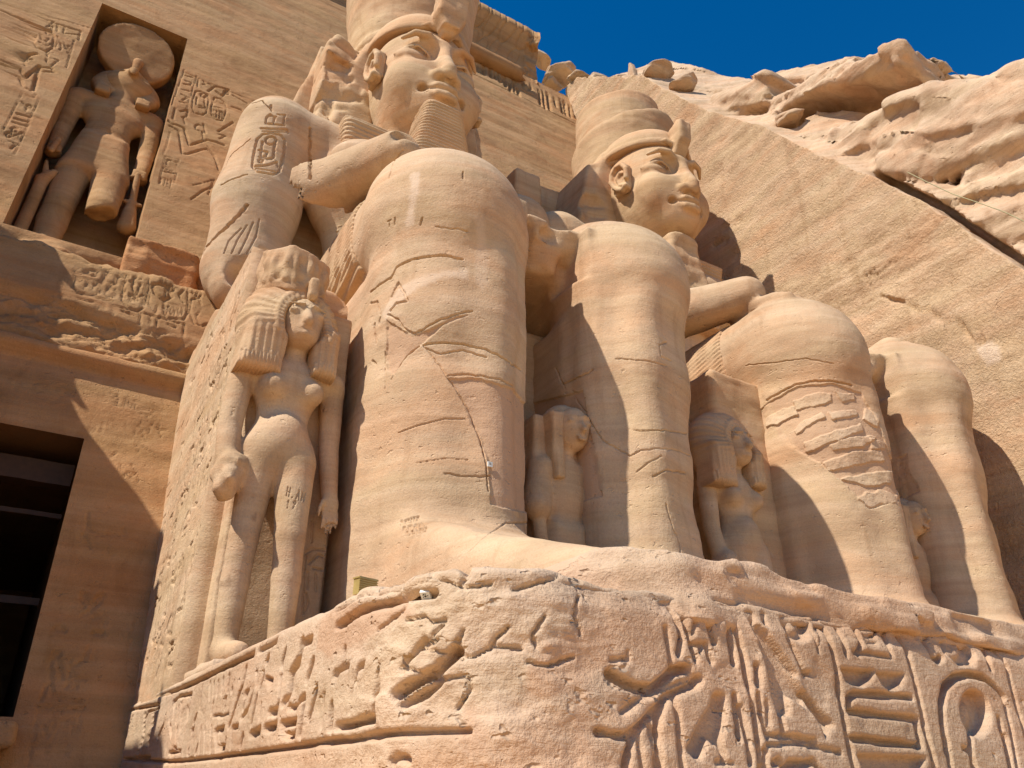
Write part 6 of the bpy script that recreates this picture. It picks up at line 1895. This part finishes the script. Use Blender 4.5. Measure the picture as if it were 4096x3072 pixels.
p2.location = (org[0] + PITCHX, org[1], org[2])
p2['label'] = 'small robed figure half hidden between the legs of the farther colossus'
for ch in list(prince.children):
    c = ch.copy()
    C.objects.link(c)
    c.parent = p2

# --- falcon-headed god in the niche; built in a frame that leans with the wall
v = Vol((-2.6, 13.9, 10.7), (0.75, 16.4, 21.2), 0.06)
yc = 15.1
xc = -0.95
d = v.chain([(-1.40, yc, 14.6, 0.44), (-1.45, yc, 13.1, 0.35), (-1.47, yc + 0.05, 12.4, 0.35), (-1.48, yc, 11.4, 0.27)], 0.03)
d = smin(d, v.chain([(-1.48, yc, 11.2, 0.3), (-1.5, yc - 0.6, 11.1, 0.25)]), 0.1)
leg = v.chain([(-0.55, yc - 0.1, 14.7, 0.46), (-0.52, yc - 0.35, 13.2, 0.37), (-0.5, yc - 0.2, 12.0, 0.33)], 0.03)
leg = np.maximum(leg, (12.95 - v.Z) + 0.3 * (v.X + 0.5) + 0.1 * v.noise(2, 3, 231))
d = smin(d, leg, 0.08)
kl = v.poly([(-1.55, 16.3), (-0.35, 16.3), (-0.08, 14.45), (-1.82, 14.35)], 1)
d = smin(d, extrude(kl, v.Y - yc, 0.52, 0.35), 0.12)
d = smin(d, v.ell((xc, yc, 16.6), (0.60, 0.45, 0.9)), 0.2)
d = smin(d, v.ell((xc, yc, 17.5), (0.88, 0.48, 0.75)), 0.2)
d = smin(d, v.cap((-1.85, yc, 18.05), (-0.02, yc, 18.05), 0.36), 0.2)
d = smax(d, -v.ell((xc + 0.05, yc - 0.5, 16.35), (0.06, 0.12, 0.1)), 0.04)
for s_ in (-1, 1):
    x = xc + s_ * 1.06
    d = smin(d, v.chain([(x, yc, 18.0, 0.32), (x + 0.03 * s_, yc + 0.05, 16.6, 0.25), (x, yc - 0.08, 15.3, 0.19)], 0.02), 0.06)
    fist = v.ell((x, yc - 0.15, 15.0), (0.22, 0.26, 0.24))
    for i in range(4):
        fist = smin(fist, v.chain([(x - 0.14 * s_, yc - 0.36, 15.12 - 0.09 * i, 0.06), (x + 0.12 * s_, yc - 0.38, 15.1 - 0.09 * i, 0.055)]), 0.03)
    d = smin(d, fist, 0.05)
hd = v.ell((-0.82, yc - 0.08, 19.35), (0.72, 0.60, 0.72))
hd = smin(hd, v.chain([(-0.80, yc - 0.5, 19.68, 0.22), (-0.80, yc - 0.88, 19.42, 0.14), (-0.80, yc - 0.94, 19.15, 0.05)]), 0.15)
for s_ in (-1, 1):
    hd = smax(hd, -v.ell((-0.80 + 0.34 * s_, yc - 0.55, 19.6), (0.16, 0.1, 0.09)), 0.04)
d = smin(d, hd, 0.08)
d = smin(d, v.cap((-0.85, yc, 19), (-0.9, yc, 18.2), 0.42), 0.15)
VG, FG = v.mesh(d + 0.02 * v.noise(1.8, 3, 233))
v = Vol((-2.0, 13.9, 17.6), (0.4, 15.6, 20.6), 0.05)
w = v.ell((-0.85, yc + 0.10, 19.25), (0.98, 0.60, 0.95))
w = smax(w, -v.ell((-0.82, yc - 0.60, 19.3), (0.64, 0.6, 0.70)), 0.04)
for s_ in (-1, 1):
    w = smin(w, v.chain([(-0.85 + 0.72 * s_, yc - 0.05, 19.1, 0.26), (-0.86 + 0.55 * s_, yc - 0.40, 18.3, 0.19)]), 0.1)
    w = smin(w, v.box((-0.86 + 0.55 * s_, yc - 0.46, 18.25), (0.20, 0.18, 0.2), 0.07), 0.04)
VN_, FN_ = v.mesh(w)
v = Vol((-2.3, 13.9, 19.3), (0.5, 15.6, 22.6), 0.05)
r = np.sqrt((v.X + 0.88) ** 2 + (v.Z - 20.9) ** 2)
dq = smax(r - 1.12, np.abs(v.Y - 14.65 + 0.40 * (v.Z - 20.9)) - 0.20, 0.06) + 0.03 * v.noise(1.5, 3, 235)
dq = smin(dq, v.chain([(-0.78, 14.5, 19.95, 0.12), (-0.76, 14.45, 20.3, 0.16), (-0.74, 14.5, 20.5, 0.08)]), 0.06)
VD, FD = v.mesh(dq)
v = Vol((-2.5, 14.0, 10.8), (0.6, 15.9, 15.3), 0.045)
sL_ = v.chain([(-2.02, 15.0, 11.0, 0.15), (-1.98, 14.95, 13.7, 0.15)])
sL_ = smin(sL_, v.chain([(-1.98, 14.95, 13.7, 0.17), (-1.78, 14.85, 14.05, 0.10)]), 0.06)
sL_ = smin(sL_, v.chain([(-1.95, 14.9, 13.9, 0.09), (-2.05, 14.9, 14.45, 0.05)]), 0.04)
sL_ = smin(sL_, v.chain([(-1.95, 14.6, 15.2, 0.08), (-2.0, 14.55, 14.6, 0.08)]), 0.03)
VS1, FS1 = v.mesh(sL_)
sR = v.chain([(0.12, 15.0, 12.9, 0.24), (0.10, 15.0, 13.5, 0.18), (0.10, 14.95, 14.0, 0.10), (0.06, 14.65, 14.9, 0.08)])
sR = smin(sR, v.cap((-0.1, 14.95, 13.9), (0.3, 14.95, 13.9), 0.07), 0.05)
VS2, FS2 = v.mesh(sR)
org = np.array([xc, 18.9, 11.0])
god = thing('niche_statue', 'tall falcon headed figure with a round disc on its head, standing in the niche', 'statue', tuple(org))


def lean(V):
    V = V.copy()
    V[:, 1] += B * V[:, 2]
    return V - org


mesh_obj('body', lean(VG), FG, WALL, god)
mesh_obj('headdress', lean(VN_), FN_, WALL, god)
mesh_obj('sun_disc', lean(VD), FD, WALL, god)
mesh_obj('staff', lean(VS1), FS1, WALL, god)
mesh_obj('emblem', lean(VS2), FS2, WALL, god)

# ------------------------------------------------------------------ floodlight and survey plates
h = on_plane(790, 1252, np.array([0, 0, 1.0]), 1.30)
h = h + np.array([0, 0, -0.05])
lamp = thing('floodlight', 'small golden ribbed floodlight housing on the base beside the big leg', 'lamp', tuple(h))
gold = plain('golden_paint', (0.50, 0.36, 0.12), 0.45, 0.3)
V, F = boxm((-0.11, -0.05, -0.09), (0.11, 0.05, 0.07), (2, 1, 1))
mesh_obj('housing', V, F, gold, lamp, smooth_=False)
for i in range(7):
    z = -0.07 + 0.022 * i
    V, F = boxm((-0.115, -0.065, z), (0.115, -0.0505, z + 0.010))
    mesh_obj('cooling_fin', V, F, gold, lamp, smooth_=False)
V, F = boxm((-0.12, -0.06, 0.0705), (0.12, 0.06, 0.085))
mesh_obj('cap', V, F, gold, lamp, smooth_=False)
V, F = tube([(0, 0, -0.26), (0, 0, -0.09)], 0.015)
mesh_obj('stem', V, F, gold, lamp)
lamp.scale = (0.66, 0.66, 0.66)
lamp.rotation_euler = (0, 0, 0.25)
white, black = plain('plate_white', (0.70, 0.70, 0.64), 0.5), plain('plate_black', (0.02, 0.02, 0.02), 0.5)


def plate(bvh, u, v_, size, label):
    r = Vector(ray(u, v_)).normalized()
    hit = bvh.ray_cast(Vector((0, 0, 0)), r)
    if hit[0] is None:
        return
    n = Vector(hit[1])
    if n.dot(r) > 0:
        n = -n
    n = (n * 0.6 - r * 0.4).normalized()
    t = thing('survey_plate', label, 'marker plate', tuple(hit[0] + n * 0.028), 'white survey plates fixed to the stone')
    t.rotation_euler = n.to_track_quat('Z', 'Y').to_euler()
    V, F = boxm((-size, -size, -0.02), (size, size, 0))
    mesh_obj('board', V, F, white, t, smooth_=False)
    a_ = np.linspace(0, 2 * math.pi, 13)[:-1]

    def disc(cx, cy, r_):
        ring = np.stack([cx + r_ * np.cos(a_), cy + r_ * np.sin(a_)], 1)
        Vd = np.array([(x, y, z) for z in (0.001, 0.003) for x, y in ring] + [(cx, cy, 0.003)])
        Fd = [(i, (i + 1) % 12, 12 + (i + 1) % 12, 12 + i) for i in range(12)] + [(12 + i, 12 + (i + 1) % 12, 24, 24) for i in range(0, 12)]
        Fd = [f if f[2] != f[3] else (f[0], f[1], 24, f[0]) for f in Fd]
        return Vd, Fd
    me = bpy.data.meshes.new('dots')
    VV, FF = [], []
    for cx, cy, r_ in ((0, 0, 0.22), (-0.42, 0.30, 0.10), (-0.32, 0.42, 0.10), (-0.2, 0.5, 0.10), (0.12, 0.52, 0.10), (0.5, 0.1, 0.10), (-0.48, -0.2, 0.10)):
        Vd, Fd = disc(cx * size, cy * size, r_ * size)
        k0 = len(VV)
        VV += [tuple(p) for p in Vd]
        FF += [tuple(i + k0 for i in dict.fromkeys(f)) for f in Fd]
    me.from_pydata(VV, [], FF)
    me.materials.append(black)
    o = bpy.data.objects.new('dots', me)
    C.objects.link(o)
    o.parent = t


plate(bv, 922, 1280, 0.028, 'white survey plate with black dots on the base below the big foot')
plate(bv, 1632, 1306, 0.026, 'white survey plate at the top of the big carved signs')
_bb = [o for o in near_statue.children if o.name.startswith('body')][0]
_co = np.zeros(len(_bb.data.vertices) * 3)
_bb.data.vertices.foreach_get('co', _co)
bn = BVHTree.FromPolygons((_co.reshape(-1, 3) + np.array(near_statue.location)).tolist(), [list(p.vertices) for p in _bb.data.polygons])
plate(bn, 1057, 1004, 0.034, 'white survey plate on the shin of the nearer colossus')
